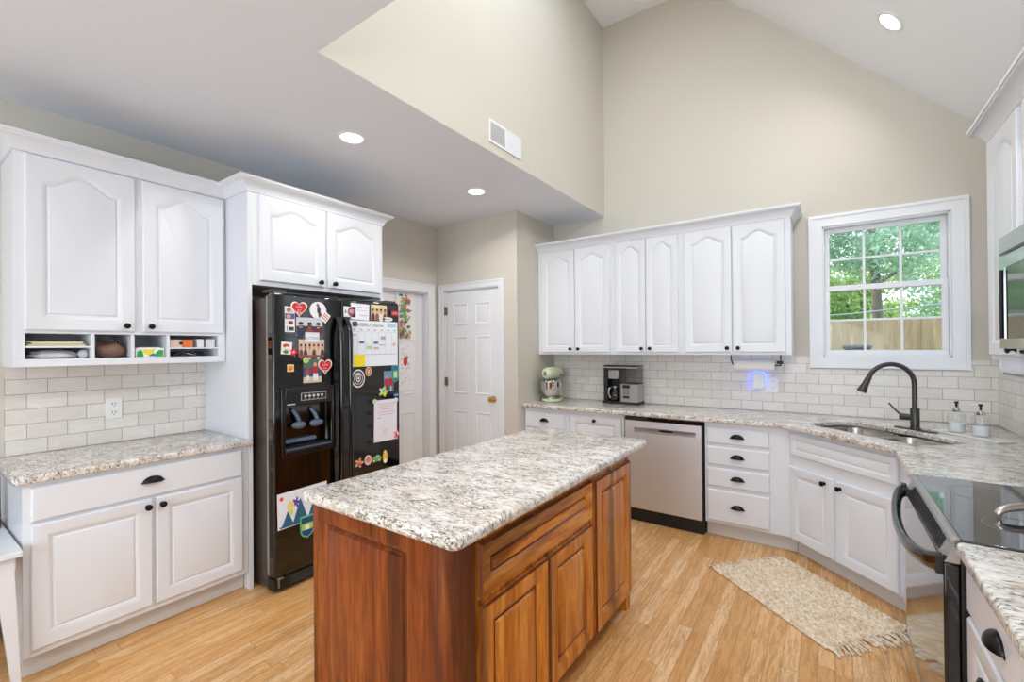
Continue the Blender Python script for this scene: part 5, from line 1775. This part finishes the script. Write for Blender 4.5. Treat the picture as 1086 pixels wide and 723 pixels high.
# each row is a braid whose plaits lean alternately
yy = X / 0.034 + (k % 2) * 0.5 + fr * np.where(k % 2 == 0, 0.8, -0.8)
fy = yy - np.floor(yy) - 0.5
H = (np.clip(1 - (fr * 1.95) ** 2, 0, 1) ** 0.6) * (np.clip(1 - (fy * 1.95) ** 2, 0, 1) ** 0.6)
rs = np.random.RandomState(4)
jit = rs.rand(int(k.max()) + 2, 60)
J = jit[k.astype(int), np.clip(np.floor(yy).astype(int) + 2, 0, 59)]
Z = 0.001 + H * (0.018 + 0.004 * J) + 0.0018 * np.sin(X * 14 + 1) * np.sin(Y * 17)
edge = 0.006 * np.sin(Y * 40) + 0.004 * np.sin(Y * 95)
edx = np.where(ys > -1, 0.004 * np.sin(ys * 60), 0)
sag = 0.008 * np.sin(xs * 7.3)[:, None] * (Y / WID)
verts = [(float(X[i, j] + edx[j]), float(Y[i, j] + sag[i, j]), float(Z[i, j])) for i in range(nx) for j in range(ny)]
faces = [(i * ny + j, (i + 1) * ny + j, (i + 1) * ny + j + 1, i * ny + j + 1) for i in range(nx - 1) for j in range(ny - 1)]
me = bpy.data.meshes.new('rug_body')
me.from_pydata(verts, [], faces)
me.materials.append(JUTE)
for p in me.polygons:
    p.use_smooth = True
o = bpy.data.objects.new('rug_body', me)
COL.objects.link(o)
o.parent = t
# braided edges as a rolled cord
b = B()
for y_ in (0.0, WID):
    b.tube([(x, y_ + (0.008 * math.sin(x * 7.3) if y_ else 0) + 0.002 * math.sin(x * 130), 0.0068 + 0.0015 * math.sin(x * 260)) for x in np.linspace(0, LEN, 160)], 0.006, 8)
b.build('edge_cord', JUTE, t, smooth=60)
rr_ = random.Random(21)
for side, n_, ln in ((1, 22, 0.070), (-1, 20, 0.045)):
    b = B()
    for q in range(n_):
        y_ = (WID - (0.05 if side > 0 else 0)) * (q + 0.5) / n_
        x_ = LEN if side > 0 else 0.0
        dx, dy = side * ln * rr_.uniform(0.7, 1.25), rr_.uniform(-0.035, 0.02)
        for s_ in range(3):
            o1, o2 = rr_.uniform(-0.006, 0.006), rr_.uniform(-0.012, 0.012)
            pts = [(x_ - side * 0.006, y_ + o1, 0.008), (x_ + dx * 0.3, y_ + dy * 0.2 + o1, 0.011), (x_ + dx * 0.7, y_ + dy * 0.6 + o2, 0.006), (x_ + dx, y_ + dy + o2 * 1.6, 0.0042)]
            b.tube(pts, [0.0045, 0.0042, 0.0035, 0.0025], 6)
    o = b.build('fringe', JUTE, t, smooth=60)
    o['kind'] = 'stuff'

# ------------------------------------------------------------------ garden outside the window
GRASS = pmat('lawn_green', '6f8f4a', 0.95, vary=0.3, vscale=4)
struct(B().box(-14, 20, YB + 0.3, 40, -0.5, -0.3).build('floor_lawn', GRASS, smooth=0))
t = thing('wood_fence', 'tall weathered wood board fence across the yard outside', 'fence', (0, 9.2, -0.3))
xx = -4.0
b = B()
b.box(-4.0, 6.0, 0.03, 0.07, 1.55, 1.64).box(-4.0, 6.0, 0.03, 0.07, 0.3, 0.39)
b.build('rail', FENCEM, t)
rr_ = random.Random(3)
b = B()
while xx < 6.0:
    b.box(xx, xx + 0.136, 0, 0.02, 0.02, 2.155 + rr_.uniform(-0.012, 0.012))
    xx += 0.14
b.build('boards', FENCEM, t, smooth=0)
o = B().tube([(-2, 9.0, 1.86), (0.3, 9.0, 1.95), (3, 9.0, 2.18)], 0.012, 8).build('utility_cable', pmat('grey_cable', '9aa0a8', 0.6), None)
prop(o, 'grey utility cable hanging just above the wood fence', 'cable')
t = thing('trash_bin', 'dark grey lidded bin standing before the wood fence outside', 'bin', (0.36, 8.4, -0.3))
B().prism([(-0.13, 0.001), (0.13, 0.001), (0.15, 1.70), (-0.15, 1.70)], -0.2, 0.2, 'y').build('bin_body', pmat('dark_bin_plastic', '3d464a', 0.5), t, bevel=0.02)
B().box(-0.17, 0.17, -0.22, 0.22, 1.7005, 1.755).build('lid', pmat('dark_bin_plastic', '3d464a', 0.5), t, bevel=0.02)


def leafmat(name, c0, c1):
    m = NT(name)
    n = m.noise(m.coord(), 2.2, 4, 0.7)
    n2 = m.noise(m.coord(), 30, 2, 0.7)
    c = m.mix(m.ramp(n, [(0.35, 0.0), (0.65, 1.0)]), srgb(c0), srgb(c1))
    c = m.mix(m.ramp(n2, [(0.4, 0.0), (0.7, 0.5)]), c, srgb('d5e3b0'))
    m.l(c, m.b.inputs['Base Color'])
    m.b.inputs['Roughness'].default_value = 0.6
    m.b.inputs['Transmission Weight'].default_value = 0.0
    out = m.t.nodes['Material Output']
    tl = m.n('ShaderNodeBsdfTranslucent')
    m.l(c, tl.inputs[0])
    mx = m.n('ShaderNodeMixShader')
    mx.inputs[0].default_value = 0.45
    m.l(m.b.outputs[0], mx.inputs[1])
    m.l(tl.outputs[0], mx.inputs[2])
    m.l(mx.outputs[0], out.inputs[0])
    return m.m


L1 = leafmat('leaf_green', '7fa877', 'b9d79a')
L2 = leafmat('leaf_yellow_green', '9fbf68', 'd3e39a')
L3 = leafmat('leaf_blue_green', '7faf95', 'c0dcc6')


def tree(x, y, trunk_r, h, blobs, mat, label, seed, n=5200, leaf=0.05):
    t = thing('tree', label, 'tree', (x, y, -0.3), group=None)
    rs = np.random.RandomState(seed)
    if trunk_r:
        b = B()
        b.tube([(0, 0, 0.0), (0.03, 0, h * 0.3), (-0.05, 0.02, h * 0.6), (0.04, 0, h)], [trunk_r * 1.15, trunk_r, trunk_r * 0.85, trunk_r * 0.5], 14)
        for k_ in range(6):
            a = k_ * 1.1
            z_ = h * (0.45 + 0.09 * k_)
            b.tube([(0, 0, z_), (0.7 * math.cos(a), 0.5 * math.sin(a), z_ + 0.5), (1.5 * math.cos(a), 1.0 * math.sin(a), z_ + 0.8)], [trunk_r * 0.35, trunk_r * 0.25, 0.015], 8)
        b.build('trunk', BARK, t, smooth=60)
    B_ = np.array(blobs, float)
    wts = (B_[:, 3] ** 2)
    idx = rs.choice(len(B_), n, p=wts / wts.sum())
    d = rs.normal(size=(n, 3))
    d /= np.linalg.norm(d, axis=1)[:, None]
    rad = B_[idx, 3] * (0.55 + 0.45 * rs.rand(n))
    c = B_[idx, :3] + d * rad[:, None] * np.array([1, 1, 0.8])
    u = rs.normal(size=(n, 3))
    u /= np.linalg.norm(u, axis=1)[:, None]
    v = np.cross(u, rs.normal(size=(n, 3)))
    v /= np.linalg.norm(v, axis=1)[:, None]
    s_ = leaf * (0.6 + 0.8 * rs.rand(n))[:, None]
    q = np.stack([c - u * s_, c + v * s_ * 0.45, c + u * s_, c - v * s_ * 0.45], 1).reshape(-1, 3)
    me = bpy.data.meshes.new('foliage')
    me.from_pydata(q.tolist(), [], [(4 * i, 4 * i + 1, 4 * i + 2, 4 * i + 3) for i in range(n)])
    me.materials.append(mat)
    o = bpy.data.objects.new('foliage', me)
    COL.objects.link(o)
    o.parent = t


def blobs(rs, n, sx, sy, z0, z1, r0, r1):
    return [(rs.uniform(-sx, sx), rs.uniform(-sy, sy), rs.uniform(z0, z1), rs.uniform(r0, r1)) for _ in range(n)]


rb = random.Random(7)
tree(0.80, 11.2, 0.085, 6.5, blobs(rb, 16, 2.2, 1.0, 3.3, 6.5, 0.5, 0.9), L3, 'tall tree with a straight grey trunk just beyond the wood fence', 1, 16000)
tree(-2.3, 15.2, 0.12, 6.5, blobs(rb, 16, 2.0, 1.2, 2.6, 7.0, 0.6, 1.1), L1, 'leafy green tree beyond the fence, behind the cabinet side of the window', 2, 14000, 0.06)
tree(3.9, 15.2, 0.10, 6.0, blobs(rb, 16, 1.7, 1.0, 2.2, 6.8, 0.6, 1.0), L3, 'bluish green tree filling the upper panes farthest from the cabinets', 3, 14000, 0.055)
tree(1.4, 19.6, 0.05, 3.4, blobs(rb, 24, 3.0, 0.8, 0.9, 4.4, 0.6, 1.0), L2, 'bright yellow-green shrubbery just over the top of the fence', 4, 26000, 0.07)
tree(-2.6, 24.0, 0.05, 3.4, blobs(rb, 16, 2.6, 1.0, 0.9, 5.0, 0.6, 1.0), L2, 'pale yellow-green bushes deep in the yard behind the green tree', 5, 9000, 0.07)
tree(8.0, 24.5, 0.12, 6.5, blobs(rb, 18, 2.8, 1.4, 2.5, 7.5, 0.7, 1.2), L1, 'wide green tree at the far end of the yard', 6, 10000, 0.075)
